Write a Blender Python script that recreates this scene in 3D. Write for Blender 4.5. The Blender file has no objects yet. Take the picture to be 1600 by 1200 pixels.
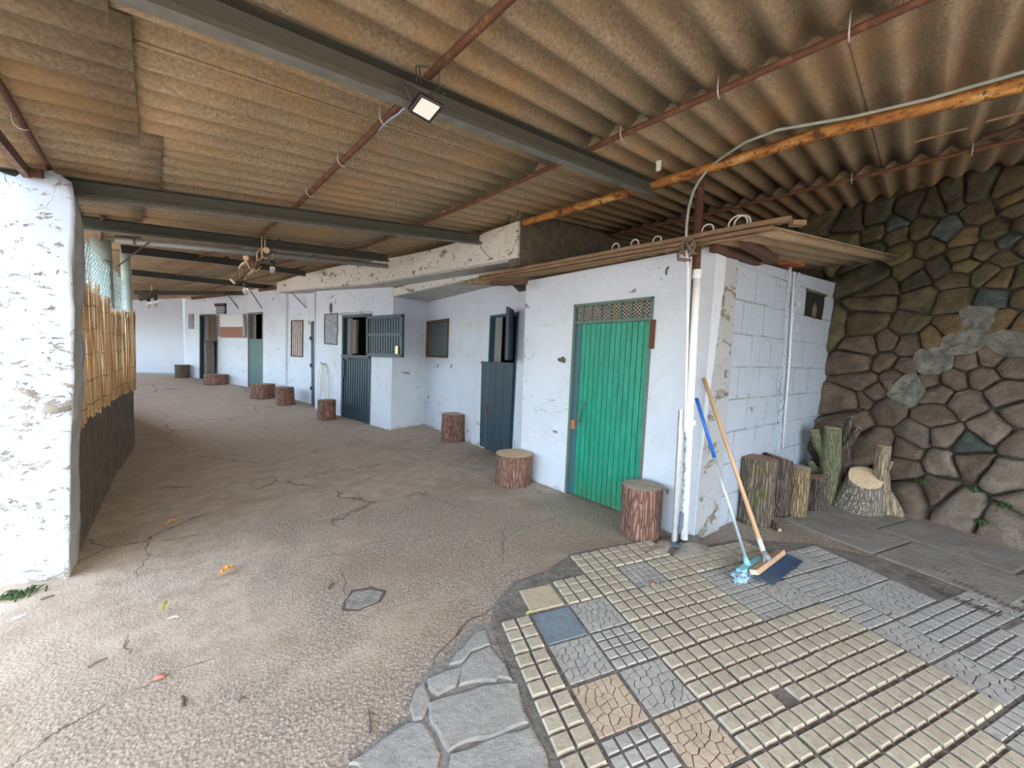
import bpy, math, random
from mathutils import Vector, Matrix, noise
R = random.Random(7)
C = bpy.context.scene.collection
PI = math.pi
V = Vector
# ------------------------------------------------------------------ camera
F = 590.0; H = 1.5
def cray(x, y): return V((x-800.0, -(y-600.0), -F))
_a = cray(0, 557-800*.0303); _b = cray(1600, 557+800*.0303)
UP = _b.cross(_a).normalized()
if UP.y < 0: UP = -UP
YC = cray(240, 540); YC = (YC-UP*YC.dot(UP)).normalized()
XC = YC.cross(UP)
M3 = Matrix((XC, YC, UP))                      # camera coords -> world
CAM = V((0, 0, H))
def ray(x, y): return (M3 @ cray(x, y)).normalized()
cam = bpy.data.cameras.new('camera'); co = bpy.data.objects.new('camera', cam); C.objects.link(co)
co.matrix_world = Matrix.Translation(CAM) @ M3.to_4x4()
cam.sensor_width = 36; cam.lens = 36*F/1600; cam.clip_start = .02
bpy.context.scene.camera = co
# ------------------------------------------------------------------ the lie of the land
def ss(a, b, x):
    t = min(1, max(0, (x-a)/(b-a))); return t*t*(3-2*t)
def gz(x, y): return .065*max(0., y-7)
def rz(x, y): return 2.647+.12*x+.27*ss(4, 8.5, y)
def solve(px, py, f):
    d = ray(px, py); t0, t1 = .3, 40.; s0 = None
    n = 400; prev = None
    for i in range(n+1):
        t = t0*(t1/t0)**(i/n); p = CAM+d*t; v = f(p)
        if prev is not None and (v > 0) != (prev > 0):
            a, b = tp, t
            for _ in range(40):
                m = (a+b)/2
                if (f(CAM+d*m) > 0) == (prev > 0): a = m
                else: b = m
            return CAM+d*a
        prev = v; tp = t
    return CAM+d*t1
def fl(px, py, h=0): return solve(px, py, lambda p: p.z-gz(p.x, p.y)-h)
def rf(px, py, drop=0): return solve(px, py, lambda p: p.z-rz(p.x, p.y)+drop)
def pl(px, py, P, n):
    d = ray(px, py); n = V(n); return CAM+d*((V(P)-CAM).dot(n)/d.dot(n))
def depth(px, py, Y): return pl(px, py, (0, Y, 0), (0, 1, 0))
def atx(px, py, X): return pl(px, py, (X, 0, 0), (1, 0, 0))
# ------------------------------------------------------------------ mesh builder
class MB:
    def __init__(s): s.v = []; s.f = []; s.m = []; s.uv = None
    def add(s, vs, fs, mi=0):
        o = len(s.v); s.v += [V(v) for v in vs]
        for f in fs: s.f.append([o+i for i in f]); s.m.append(mi)
    def hexa(s, p, mi=0):       # p: 4 bottom ccw, 4 top
        s.add(p, [(3, 2, 1, 0), (4, 5, 6, 7), (0, 1, 5, 4), (1, 2, 6, 5), (2, 3, 7, 6), (3, 0, 4, 7)], mi)
    def box(s, x0, x1, y0, y1, z0, z1, mi=0):
        s.hexa([(x0, y0, z0), (x1, y0, z0), (x1, y1, z0), (x0, y1, z0), (x0, y0, z1), (x1, y0, z1), (x1, y1, z1), (x0, y1, z1)], mi)
    def bar(s, a, b, w, h, up=(0, 0, 1), mi=0, ov=(0, 0)):   # rectangular bar a->b ; ov shifts (side, up)
        a = V(a); b = V(b); t = (b-a).normalized(); sd = t.cross(V(up))
        if sd.length < 1e-4: sd = t.cross(V((0, 1, 0)))
        sd.normalize(); u = sd.cross(t)
        o = sd*ov[0]+u*ov[1]; q = []
        for p in (a, b):
            for x, y in ((-1, -1), (1, -1), (1, 1), (-1, 1)): q.append(p+o+sd*(x*w/2)+u*(y*h/2))
        s.add(q, [(0, 1, 2, 3), (7, 6, 5, 4), (0, 4, 5, 1), (1, 5, 6, 2), (2, 6, 7, 3), (3, 7, 4, 0)], mi)
    def tube(s, path, r, n=8, cap=True, mi=0, jit=0, seed=0):
        path = [V(p) for p in path]; k = len(path)
        rr = r if isinstance(r, (list, tuple)) else [r]*k
        rings = []; pu = None
        for i, p in enumerate(path):
            t = (path[min(i+1, k-1)]-path[max(i-1, 0)]).normalized()
            if pu is None:
                pu = t.cross(V((0, 0, 1)))
                if pu.length < .1: pu = t.cross(V((0, 1, 0)))
            u = (pu-t*pu.dot(t)).normalized(); w = t.cross(u); pu = u
            ring = []
            for j in range(n):
                a = 2*PI*j/n; q = rr[i]
                if jit: q *= 1+jit*noise.noise(V((math.cos(a)*1.3+seed, math.sin(a)*1.3, p.length*4+seed)))
                ring.append(p+u*(math.cos(a)*q)+w*(math.sin(a)*q))
            rings.append(ring)
        fs = []
        for i in range(k-1):
            for j in range(n):
                a = i*n+j; b = i*n+(j+1) % n; fs.append((a, b, b+n, a+n))
        if cap: fs.append(tuple(range(n-1, -1, -1))); fs.append(tuple((k-1)*n+j for j in range(n)))
        s.add([v for g in rings for v in g], fs, mi)
    def blob(s, c, r, mi=0, seg=10, rings=6, jit=.0, seed=0, flat=1):
        c = V(c); r = V(r) if not isinstance(r, (int, float)) else V((r, r, r)); vs = []; fs = []
        for i in range(rings+1):
            th = PI*i/rings
            for j in range(seg):
                ph = 2*PI*j/seg; d = V((math.sin(th)*math.cos(ph), math.sin(th)*math.sin(ph), math.cos(th)))
                k = 1+jit*noise.noise(d*1.7+V((seed, seed*2, 0)))*2
                vs.append(c+V((d.x*r.x, d.y*r.y, d.z*r.z))*k)
        for i in range(rings):
            for j in range(seg):
                a = i*seg+j; b = i*seg+(j+1) % seg; fs.append((a, a+seg, b+seg, b))
        s.add(vs, fs, mi)
    def build(s, name, mats, parent=None, smooth=False, origin=None, solid=0, bev=0, uvw=None):
        root = parent
        o0 = V((0, 0, 0))
        if parent is not None: o0 = V(parent['_o']) if '_o' in parent else V((0, 0, 0))
        elif origin is not None: o0 = V(origin)
        me = bpy.data.meshes.new(name)
        me.from_pydata([tuple(v-o0) for v in s.v], [], s.f)
        if not isinstance(mats, (list, tuple)): mats = [mats]
        for m in mats: me.materials.append(m)
        me.polygons.foreach_set('material_index', s.m)
        if smooth: me.polygons.foreach_set('use_smooth', [True]*len(s.f))
        if uvw:
            ul = me.uv_layers.new(name='UVMap')
            for lp in me.loops:
                ul.data[lp.index].uv = uvw(s.v[lp.vertex_index])
        me.update(); me.validate()
        ob = bpy.data.objects.new(name, me); C.objects.link(ob)
        if parent is None: ob.location = o0
        else: ob.parent = parent
        ORG[ob.name] = tuple(o0)
        if solid:
            md = ob.modifiers.new('solid', 'SOLIDIFY'); md.thickness = solid; md.offset = 0
        if bev:
            md = ob.modifiers.new('bevel', 'BEVEL'); md.width = bev; md.segments = 2; md.limit_method = 'ANGLE'
        return ob
ORG = {}
class _Root(dict): pass
def thing(name, label, cat, loc, group=None):
    o = bpy.data.objects.new(name, None); C.objects.link(o); o.location = loc; o.empty_display_size = .1
    o['label'] = label; o['category'] = cat
    if group: o['group'] = group
    return o
_build = MB.build
def build(s, name, mats, parent=None, **k):        # parts are stored relative to their parent's place
    if parent is not None:
        q = parent; off = V((0, 0, 0))
        while q is not None: off += V(q.location); q = q.parent
        keep = s.v; s.v = [v-off for v in s.v]
        uvw = k.get('uvw')
        if uvw: k['uvw'] = lambda p: uvw(p+off)
        o = _build(s, name, mats, parent, **k); s.v = keep; return o
    return _build(s, name, mats, None, **k)
MB.build = build
def tag(o, label, cat, group=None):
    o['label'] = label; o['category'] = cat
    if group: o['group'] = group
    return o
def struct(o): o['kind'] = 'structure'; return o
# ------------------------------------------------------------------ materials
def NT(name):
    m = bpy.data.materials.new(name); m.use_nodes = True; nt = m.node_tree
    b = nt.nodes['Principled BSDF']; return m, nt, b
def node(nt, t, **k):
    n = nt.nodes.new(t)
    for a, v in k.items():
        if a in n.inputs.keys() if hasattr(n.inputs, 'keys') else False: pass
        setattr(n, a, v)
    return n
def lk(nt, a, b): nt.links.new(a, b)
def coords(nt, scale=(1, 1, 1), kind='Object', rot=(0, 0, 0)):
    t = nt.nodes.new('ShaderNodeTexCoord'); mp = nt.nodes.new('ShaderNodeMapping')
    lk(nt, t.outputs[kind], mp.inputs[0]); mp.inputs['Scale'].default_value = scale; mp.inputs['Rotation'].default_value = rot
    return mp.outputs[0]
def nz(nt, vec, scale, detail=6, rough=.6, dist=0):
    n = nt.nodes.new('ShaderNodeTexNoise'); lk(nt, vec, n.inputs['Vector'])
    n.inputs['Scale'].default_value = scale; n.inputs['Detail'].default_value = detail
    n.inputs['Roughness'].default_value = rough; n.inputs['Distortion'].default_value = dist
    return n.outputs['Fac']
def ramp(nt, fac, stops):
    r = nt.nodes.new('ShaderNodeValToRGB'); lk(nt, fac, r.inputs[0]); e = r.color_ramp.elements
    while len(e) < len(stops): e.new(.5)
    for x, (p, c) in zip(e, stops):
        x.position = p
        if isinstance(c, (int, float)): c = (c, c, c)
        x.color = (*c, 1)
    return r.outputs[0]
def mix(nt, f, a, b, mode='MIX'):
    n = nt.nodes.new('ShaderNodeMix'); n.data_type = 'RGBA'; n.blend_type = mode
    for s, v in ((n.inputs[0], f), (n.inputs[6], a), (n.inputs[7], b)):
        if isinstance(v, bpy.types.NodeSocket): lk(nt, v, s)
        elif isinstance(v, (int, float)): s.default_value = v
        else: s.default_value = (*v, 1)
    return n.outputs[2]
def mth(nt, op, a, b=0.):
    n = nt.nodes.new('ShaderNodeMath'); n.operation = op
    for s, v in ((n.inputs[0], a), (n.inputs[1], b)):
        if isinstance(v, bpy.types.NodeSocket): lk(nt, v, s)
        else: s.default_value = v
    return n.outputs[0]
def bump(nt, b, h, strength=.5, dist=.01, prev=None):
    n = nt.nodes.new('ShaderNodeBump'); lk(nt, h, n.inputs['Height'])
    n.inputs['Strength'].default_value = strength; n.inputs['Distance'].default_value = dist
    if prev: lk(nt, prev, n.inputs['Normal'])
    if b is not None: lk(nt, n.outputs[0], b.inputs['Normal'])
    return n.outputs[0]
def voro(nt, vec, scale, feature='F1', out='Distance', rnd=1):
    n = nt.nodes.new('ShaderNodeTexVoronoi'); n.feature = feature; lk(nt, vec, n.inputs['Vector'])
    n.inputs['Scale'].default_value = scale; n.inputs['Randomness'].default_value = rnd
    return n.outputs[out]
def sepz(nt, vec, i=2):
    n = nt.nodes.new('ShaderNodeSeparateXYZ'); lk(nt, vec, n.inputs[0]); return n.outputs[i]
def plain(name, col, rough=.6, metal=0, var=.15, scale=12, bmp=.2, dist=.003, sc=(1, 1, 1)):
    m, nt, b = NT(name); v = coords(nt, sc)
    f = nz(nt, v, scale)
    lo = tuple(c*(1-var) for c in col); hi = tuple(min(1, c*(1+var)) for c in col)
    lk(nt, ramp(nt, f, ((.3, lo), (.7, hi))), b.inputs['Base Color'])
    b.inputs['Roughness'].default_value = rough; b.inputs['Metallic'].default_value = metal
    if bmp: bump(nt, b, f, bmp, dist)
    return m
def worn(name, col, under, amt=.5, rough=.6, scale=6, sc=(1, 1, 1), metal=0, var=.15, soft=.03, bmp=.3, fine=30):
    """paint with patches worn through to another colour"""
    m, nt, b = NT(name); v = coords(nt, sc)
    f = nz(nt, v, scale, 10, .7); g = nz(nt, v, fine, 4)
    c1 = ramp(nt, g, ((.3, tuple(c*(1-var) for c in col)), (.7, tuple(min(1, c*(1+var)) for c in col))))
    k = ramp(nt, f, ((amt-soft, 0), (amt+soft, 1)))
    c2 = ramp(nt, nz(nt, v, fine*.7), ((.3, tuple(c*.6 for c in under)), (.7, under)))
    lk(nt, mix(nt, k, c1, c2), b.inputs['Base Color'])
    b.inputs['Roughness'].default_value = rough; b.inputs['Metallic'].default_value = metal
    n1 = bump(nt, None, mth(nt, 'MULTIPLY', k, -1), bmp, .004); bump(nt, b, g, bmp*.6, .003, n1)
    return m
def whitewash(name, peel=.66, chip=.70, base=(.66, .72, .82), blocks=None, stain=.5, moss=0):
    m, nt, b = NT(name); v = coords(nt)
    vs = coords(nt, (1, 1, 1.8))
    big = nz(nt, v, 1.1, 4); fine = nz(nt, v, 26, 5)
    col = ramp(nt, fine, ((.25, tuple(c*.93 for c in base)), (.7, base)))
    col = mix(nt, ramp(nt, nz(nt, v, 2.3, 8, .7), ((.48, 0), (.75, .45*stain*2))), col, tuple(c*.72 for c in (base[0], base[1]*.97, base[2]*.9)))
    p1 = ramp(nt, nz(nt, vs, 2.6, 12, .72, .4), ((peel, 0), (peel+.012, 1)))
    p2 = ramp(nt, nz(nt, vs, 11, 10, .75, .6), ((chip, 0), (chip+.015, 1)))
    p3 = ramp(nt, nz(nt, coords(nt, (1, 1, .7)), 38, 6, .7), ((.715, 0), (.73, .9)))
    wv = nt.nodes.new('ShaderNodeMix'); wv.data_type = 'VECTOR'; wv.inputs[0].default_value = .25
    nn = nt.nodes.new('ShaderNodeTexNoise'); nn.inputs['Scale'].default_value = 3; nn.inputs['Detail'].default_value = 8; lk(nt, v, nn.inputs['Vector']); lk(nt, v, wv.inputs[4]); lk(nt, nn.outputs['Color'], wv.inputs[5])
    cr = ramp(nt, voro(nt, wv.outputs[1], 1.6, 'DISTANCE_TO_EDGE'), ((0, .8), (.004, 0)))
    cr = mth(nt, 'MULTIPLY', cr, ramp(nt, nz(nt, v, 1.4, 4), ((.53, 0), (.58, 1))))
    pk = mth(nt, 'MAXIMUM', mth(nt, 'MAXIMUM', p1, p2), mth(nt, 'MAXIMUM', p3, cr))
    und = ramp(nt, nz(nt, v, 9, 6), ((.3, (.10, .085, .07)), (.5, (.22, .19, .155)), (.72, (.36, .32, .27))))
    col = mix(nt, pk, col, und)
    # splash dirt and worn plaster near the ground, an irregular band
    z = sepz(nt, v); band = mth(nt, 'SUBTRACT', mth(nt, 'MULTIPLY', nz(nt, v, 5, 8, .7), 1.0), mth(nt, 'MULTIPLY', z, 2.2))
    k = ramp(nt, band, ((.42, 0), (.56, .75)))
    col = mix(nt, k, col, (.33, .29, .24))
    if moss:
        col = mix(nt, ramp(nt, nz(nt, v, 7, 8, .7), ((.6, 0), (.72, moss))), col, (.10, .13, .05))
    h = mth(nt, 'ADD', mth(nt, 'MULTIPLY', pk, -1.2), mth(nt, 'MULTIPLY', fine, .35)); h = mth(nt, 'ADD', h, mth(nt, 'MULTIPLY', big, 1.))
    if blocks:
        uv = coords(nt, (1, 1, 1), 'UV'); 
        dn = nt.nodes.new('ShaderNodeTexNoise'); lk(nt, uv, dn.inputs['Vector']); dn.inputs['Scale'].default_value = 5
        ad = nt.nodes.new('ShaderNodeMix'); ad.data_type = 'VECTOR'; ad.inputs[0].default_value = .02
        lk(nt, uv, ad.inputs[4]); lk(nt, dn.outputs['Color'], ad.inputs[5])
        br = nt.nodes.new('ShaderNodeTexBrick'); lk(nt, ad.outputs[1], br.inputs['Vector']); br.inputs['Scale'].default_value = 1
        br.inputs['Brick Width'].default_value = blocks[0]; br.inputs['Row Height'].default_value = blocks[1]
        br.inputs['Mortar Size'].default_value = .008; br.inputs['Mortar Smooth'].default_value = .4
        br.inputs['Color1'].default_value = (1, 1, 1, 1); br.inputs['Color2'].default_value = (.85, .85, .85, 1); br.inputs['Mortar'].default_value = (0, 0, 0, 1)
        gap = mth(nt, 'MULTIPLY', br.outputs['Fac'], ramp(nt, nz(nt, v, 4, 8, .7), ((.47, 0), (.56, 1))))
        col = mix(nt, mth(nt, 'MULTIPLY', gap, .6), col, (.16, .15, .14))
        col = mix(nt, mth(nt, 'MULTIPLY', br.outputs['Fac'], .16), col, (.45, .45, .45))
        h = mth(nt, 'ADD', h, mth(nt, 'MULTIPLY', br.outputs['Fac'], -1.3)); h = mth(nt, 'ADD', h, mth(nt, 'MULTIPLY', gap, -1.5))
    lk(nt, col, b.inputs['Base Color']); b.inputs['Roughness'].default_value = .9
    bump(nt, b, h, .55, .012)
    return m

def floor_mat():
    m, nt, b = NT('rough_concrete_ground'); v = coords(nt)
    zone = nz(nt, v, .55, 5, .6, .3)
    peb = voro(nt, v, 75); pc = voro(nt, v, 75, out='Color')
    g = nz(nt, v, 55, 5, .7); g2 = nz(nt, v, 7, 8, .7)
    sp = ramp(nt, g, ((.33, (.155, .125, .105)), (.5, (.33, .285, .25)), (.66, (.50, .45, .41))))
    col = mix(nt, ramp(nt, peb, ((.2, 0), (.55, .5))), sp, (.14, .115, .095))
    smooth = ramp(nt, g2, ((.3, (.25, .20, .165)), (.55, (.37, .315, .27)), (.75, (.44, .39, .34))))
    yz = sepz(nt, v, 1)
    zf = mth(nt, 'ADD', zone, mth(nt, 'MULTIPLY', yz, .045))
    smk = ramp(nt, zf, ((.56, 0), (.68, .85)))
    col = mix(nt, smk, col, smooth)
    # warmer sandy tint growing towards the open side in front
    xz = sepz(nt, v, 0)
    wr = mth(nt, 'ADD', mth(nt, 'MULTIPLY', xz, -1.), mth(nt, 'MULTIPLY', yz, -.15)); wr = mth(nt, 'ADD', wr, mth(nt, 'MULTIPLY', zone, 1.2))
    col = mix(nt, ramp(nt, wr, ((.1, 0), (1.0, .5))), col, mix(nt, .6, col, (.52, .43, .31)))
    # earth stains
    col = mix(nt, ramp(nt, nz(nt, v, 1.3, 9, .65, .5), ((.5, 0), (.66, .55))), col, (.20, .145, .105))
    far = ramp(nt, mth(nt, 'MULTIPLY', yz, .1), ((.35, 0), (.8, .6)))
    col = mix(nt, far, col, (.37, .31, .265))  # far floor colour lifted to make up for the weak light there
    # cracks
    w = nt.nodes.new('ShaderNodeMix'); w.data_type = 'VECTOR'; w.inputs[0].default_value = .22
    nn = nt.nodes.new('ShaderNodeTexNoise'); nn.inputs['Scale'].default_value = 2.3; nn.inputs['Detail'].default_value = 8; nn.inputs['Roughness'].default_value = .65
    lk(nt, v, nn.inputs['Vector']); lk(nt, v, w.inputs[4]); lk(nt, nn.outputs['Color'], w.inputs[5])
    cr = voro(nt, w.outputs[1], .95, 'DISTANCE_TO_EDGE')
    ck = ramp(nt, cr, ((.0, 1), (.0045, 0))); ck = mth(nt, 'MULTIPLY', ck, ramp(nt, nz(nt, v, .9, 3), ((.46, 0), (.54, 1))))
    col = mix(nt, mth(nt, 'MULTIPLY', ck, .8), col, (.07, .05, .04))
    col = mix(nt, 1., col, (1.0, .93, .83), 'MULTIPLY'); col = mix(nt, 1., col, (1.36, 1.36, 1.36), 'MULTIPLY')
    lk(nt, col, b.inputs['Base Color']); b.inputs['Roughness'].default_value = .92
    h = mth(nt, 'ADD', mth(nt, 'MULTIPLY', g, 1), mth(nt, 'MULTIPLY', peb, -.8))
    h = mth(nt, 'MULTIPLY', h, mth(nt, 'SUBTRACT', 1., mth(nt, 'MULTIPLY', smk, .6)))
    h = mth(nt, 'ADD', h, mth(nt, 'MULTIPLY', ck, -3)); h = mth(nt, 'ADD', h, mth(nt, 'MULTIPLY', g2, 1.5))
    bump(nt, b, h, .8, .008)
    return m
def stone_mat(name, c0, c1, c2=None, sc=9, bs=.9):
    m, nt, b = NT(name); v = coords(nt)
    f = nz(nt, v, sc, 9, .65, .3); g = nz(nt, v, 45, 5, .7)
    col = ramp(nt, f, ((.3, c0), (.65, c1)))
    if c2: col = mix(nt, ramp(nt, nz(nt, v, 5, 8, .7), ((.55, 0), (.68, .8))), col, c2)
    col = mix(nt, ramp(nt, g, ((.35, .35), (.5, 0))), col, tuple(c*.5 for c in c0))
    lk(nt, col, b.inputs['Base Color']); b.inputs['Roughness'].default_value = .85
    bump(nt, b, mth(nt, 'ADD', mth(nt, 'MULTIPLY', f, 3), g), bs, .016)
    return m
def bark_mat(name, lo, mid, hi, moss=None, mk=.5, sc=40):
    m, nt, b = NT(name); v = coords(nt, (1, 1, .13)); vo = coords(nt)
    w = nt.nodes.new('ShaderNodeMix'); w.data_type = 'VECTOR'; w.inputs[0].default_value = .06
    nn = nt.nodes.new('ShaderNodeTexNoise'); nn.inputs['Scale'].default_value = 9; lk(nt, v, nn.inputs['Vector'])
    lk(nt, v, w.inputs[4]); lk(nt, nn.outputs['Color'], w.inputs[5])
    e = voro(nt, w.outputs[1], sc, 'DISTANCE_TO_EDGE'); f = nz(nt, v, 40, 8, .7); g = nz(nt, vo, 14, 8, .7)
    col = ramp(nt, f, ((.3, mid), (.68, hi)))
    col = mix(nt, ramp(nt, g, ((.45, 0), (.65, .6))), col, tuple(c*.8 for c in mid))
    col = mix(nt, ramp(nt, e, ((.0, .9), (.03, .55), (.14, 0))), col, lo)
    if moss: col = mix(nt, ramp(nt, nz(nt, vo, 6, 8, .7), ((mk, 0), (mk+.08, .9))), col, moss)
    lk(nt, col, b.inputs['Base Color']); b.inputs['Roughness'].default_value = .9
    h = mth(nt, 'ADD', ramp(nt, e, ((0, 0), (.22, 1))), mth(nt, 'MULTIPLY', f, .5))
    bump(nt, b, h, 1, .014)
    return m
def cut_mat(name, a, b_, dark=(.2, .12, .07), rs=17):
    m, nt, b = NT(name); v = coords(nt)
    w = nt.nodes.new('ShaderNodeTexWave'); w.wave_type = 'RINGS'; w.rings_direction = 'Z'; lk(nt, v, w.inputs['Vector'])
    w.inputs['Scale'].default_value = rs; w.inputs['Distortion'].default_value = 2.5; w.inputs['Detail'].default_value = 3; w.inputs['Detail Scale'].default_value = 1.5
    col = ramp(nt, w.outputs['Fac'], ((.2, a), (.8, b_)))
    col = mix(nt, ramp(nt, nz(nt, v, 8, 8, .7), ((.5, 0), (.72, .6))), col, dark)
    col = mix(nt, ramp(nt, nz(nt, v, 60, 3), ((.35, .3), (.55, 0))), col, dark)
    lk(nt, col, b.inputs['Base Color']); b.inputs['Roughness'].default_value = .85
    bump(nt, b, w.outputs['Fac'], .3, .003)
    return m
M = {}
M['floor'] = floor_mat()
M['white'] = whitewash('peeling_whitewash', .645, .655)
M['white_up'] = whitewash('flaking_whitewash_upper', .585, .60, base=(.70, .69, .64))
M['white_clean'] = whitewash('smooth_whitewash', .80, .85, base=(.62, .68, .80), stain=.3)
M['white_pillar'] = whitewash('chipped_whitewash_pillar', .575, .575, base=(.50, .575, .70), moss=.0)
M['white_block'] = whitewash('whitewashed_blocks', .64, .67, base=(.44, .50, .60), blocks=(.42, .29))
M['white_old'] = whitewash('worn_grey_whitewash', .56, .62, base=(.42, .44, .47))
M['slab'] = plain('bare_concrete_slab', (.42, .42, .41), .9, scale=8, var=.2)
M['darkconc'] = stone_mat('dark_raw_concrete', (.09, .075, .055), (.2, .17, .12))
M['parapet'] = stone_mat('mossy_raw_concrete', (.10, .08, .058), (.20, .16, .12), (.08, .072, .035), 6)
M['plaster_room'] = plain('dim_room_plaster', (.16, .15, .15), .9)
def roof_mat():
    m, nt, b = NT('weathered_fibre_cement'); v = coords(nt)
    st = coords(nt, (.6, 5, 1))
    f = nz(nt, v, 1.6, 7, .65); g = nz(nt, v, 60, 5, .75); s = nz(nt, st, 3, 6, .6)
    col = ramp(nt, g, ((.3, (.19, .137, .083)), (.5, (.325, .25, .16)), (.7, (.47, .385, .27))))
    col = mix(nt, ramp(nt, s, ((.42, 0), (.68, .6))), col, (.25, .17, .10))
    col = mix(nt, ramp(nt, f, ((.5, 0), (.68, .6))), col, (.44, .25, .11))
    col = mix(nt, ramp(nt, nz(nt, v, 1.1, 6, .7), ((.62, 0), (.70, .7))), col, (.25, .23, .07))
    lk(nt, col, b.inputs['Base Color']); b.inputs['Roughness'].default_value = .9
    bump(nt, b, g, .5, .004)
    return m
M['roof'] = roof_mat()
M['beam'] = worn('dull_grey_green_steel', (.07, .07, .056), (.17, .10, .05), .62, .6, 4, (1, 4, 4), metal=.0)
M['flange'] = plain('pale_galvanised_flange', (.17, .165, .145), .5, .0, scale=9, var=.3)
M['rust'] = worn('brown_rust', (.12, .05, .028), (.22, .10, .05), .55, .85, 12)
def orange_mat():
    m, nt, b = NT('flaking_orange_yellow_paint'); v = coords(nt, (3, 1, 3)); w = coords(nt)
    c = ramp(nt, nz(nt, v, 6, 9, .7), ((.35, (.12, .045, .02)), (.46, (.32, .125, .03)), (.56, (.44, .21, .05)), (.64, (.52, .36, .15)), (.75, (.46, .40, .25))))
    c = mix(nt, ramp(nt, nz(nt, w, 9, 8, .75), ((.56, 0), (.59, .9))), c, (.07, .03, .018))
    lk(nt, c, b.inputs['Base Color']); b.inputs['Roughness'].default_value = .8; bump(nt, b, nz(nt, w, 25, 8, .7), .6, .006); return m
M['orange'] = orange_mat()
M['orange_rust'] = worn('orange_paint_over_rust', (.52, .21, .03), (.13, .05, .025), .56, .8, 9, soft=.02, var=.4, fine=18)
M['hook'] = plain('galvanised_hook', (.6, .6, .57), .4, .3)
M['galv'] = plain('galvanised_tube', (.24, .255, .25), .45, .2, scale=20)
M['postteal'] = plain('pale_green_grey_plastic', (.42, .52, .51), .5, scale=5, var=.12)
M['pvc'] = worn('white_painted_pipe', (.80, .82, .86), (.35, .12, .06), .74, .5, 6, fine=12, var=.06)
M['conduit'] = plain('white_conduit', (.75, .78, .82), .5, var=.08)
M['alu'] = plain('dull_aluminium', (.50, .50, .52), .4, .4)
M['steelblue'] = plain('dark_blue_grey_metal', (.12, .15, .19), .5)
M['wire'] = plain('green_grey_chain_link', (.36, .50, .50), .5)
M['reed'] = None
def reed_mat():
    m, nt, b = NT('dry_split_reed'); v = coords(nt, (60, 60, 1.2)); w = coords(nt)
    f = nz(nt, v, 1.5, 3); g = nz(nt, w, 40, 4)
    col = ramp(nt, f, ((.3, (.22, .12, .06)), (.48, (.50, .32, .17)), (.7, (.72, .54, .33))))
    col = mix(nt, ramp(nt, g, ((.55, 0), (.7, .5))), col, (.17, .09, .04))
    lk(nt, col, b.inputs['Base Color']); b.inputs['Roughness'].default_value = .7
    return m
M['reed'] = reed_mat()
M['black'] = plain('black_plastic', (.015, .017, .016), .45, var=.1)
M['greyblack'] = plain('dark_housing', (.06, .07, .065), .5)
M['ledglass'] = plain('frosted_lamp_glass', (.80, .84, .84), .12, var=.03, bmp=0)
M['ledrim'] = plain('white_reflector_rim', (.85, .9, .85), .4, bmp=0)
M['green'] = None
def green_mat():
    m, nt, b = NT('scuffed_green_door_paint'); v = coords(nt); st = coords(nt, (3, 3, .7))
    g = nz(nt, st, 6, 6)
    col = ramp(nt, g, ((.3, (.0, .205, .125)), (.7, (.012, .33, .21))))
    z = sepz(nt, v)
    lowk = mth(nt, 'SUBTRACT', nz(nt, st, 9, 9, .75), mth(nt, 'MULTIPLY', z, .38))
    col = mix(nt, ramp(nt, lowk, ((.38, 0), (.52, .7))), col, (.045, .17, .075))
    chip = mth(nt, 'SUBTRACT', nz(nt, v, 19, 8, .7), mth(nt, 'MULTIPLY', z, .06))
    col = mix(nt, ramp(nt, chip, ((.60, 0), (.62, 1))), col, (.30, .17, .11))
    lk(nt, col, b.inputs['Base Color']); b.inputs['Roughness'].default_value = .45
    bump(nt, b, nz(nt, v, 12, 4), .15, .004)
    return m
M['green'] = green_mat()
M['greenframe'] = worn('green_grey_frame_paint', (.10, .17, .14), (.25, .15, .10), .6, .6, 14)
M['bluestrip'] = worn('blue_grey_paint', (.045, .12, .15), (.28, .15, .10), .68, .5, 12)
M['teal'] = worn('dark_teal_door_paint', (.03, .06, .085), (.10, .13, .14), .64, .45, 10, (1, 1, .6))
M['tealdark'] = worn('dark_slate_door_paint', (.03, .06, .08), (.12, .12, .12), .68, .5, 10)
M['tealsoft'] = worn('sea_green_door_sheet', (.075, .155, .16), (.16, .22, .21), .6, .5, 4)
M['brownframe'] = worn('brown_rusted_frame', (.14, .07, .05), (.25, .15, .11), .55, .8, 14)
M['greysheet'] = plain('grey_blue_sheet', (.13, .16, .18), .5)
M['louvre'] = plain('grey_louvre', (.5, .52, .55), .6)
M['void'] = plain('interior_shade', (.012, .012, .013), 1, bmp=0)  # near-black colour standing in for the shade inside openings
M['window_dark'] = plain('dark_window_back', (.03, .03, .035), .8)
M['brownboard'] = worn('weathered_brown_board', (.28, .13, .09), (.40, .30, .26), .6, .8, 10, (1, 1, 4))
M['whiteboard'] = worn('white_painted_board', (.62, .66, .68), (.35, .33, .30), .66, .7, 8)
M['greywood'] = worn('weathered_grey_wood', (.20, .17, .15), (.32, .28, .25), .55, .85, 8, (6, 6, .8))
M['timber'] = worn('dusty_brown_timber', (.20, .125, .07), (.36, .245, .14), .55, .85, 5, (4, .8, 4), soft=.1)
M['timber_dk'] = worn('dark_brown_timber', (.10, .05, .035), (.20, .12, .08), .6, .85, 6, (4, .8, 4))
M['brick'] = plain('orange_clay_brick', (.50, .17, .07), .85, scale=25)
M['rope'] = plain('pale_rope', (.66, .56, .36), .9, scale=80, var=.3)
M['hosew'] = plain('cream_hose', (.74, .70, .62), .6)
M['cable'] = plain('grey_cable', (.30, .33, .30), .6)
M['cord'] = plain('thin_dark_wire', (.05, .045, .04), .7)
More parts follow.
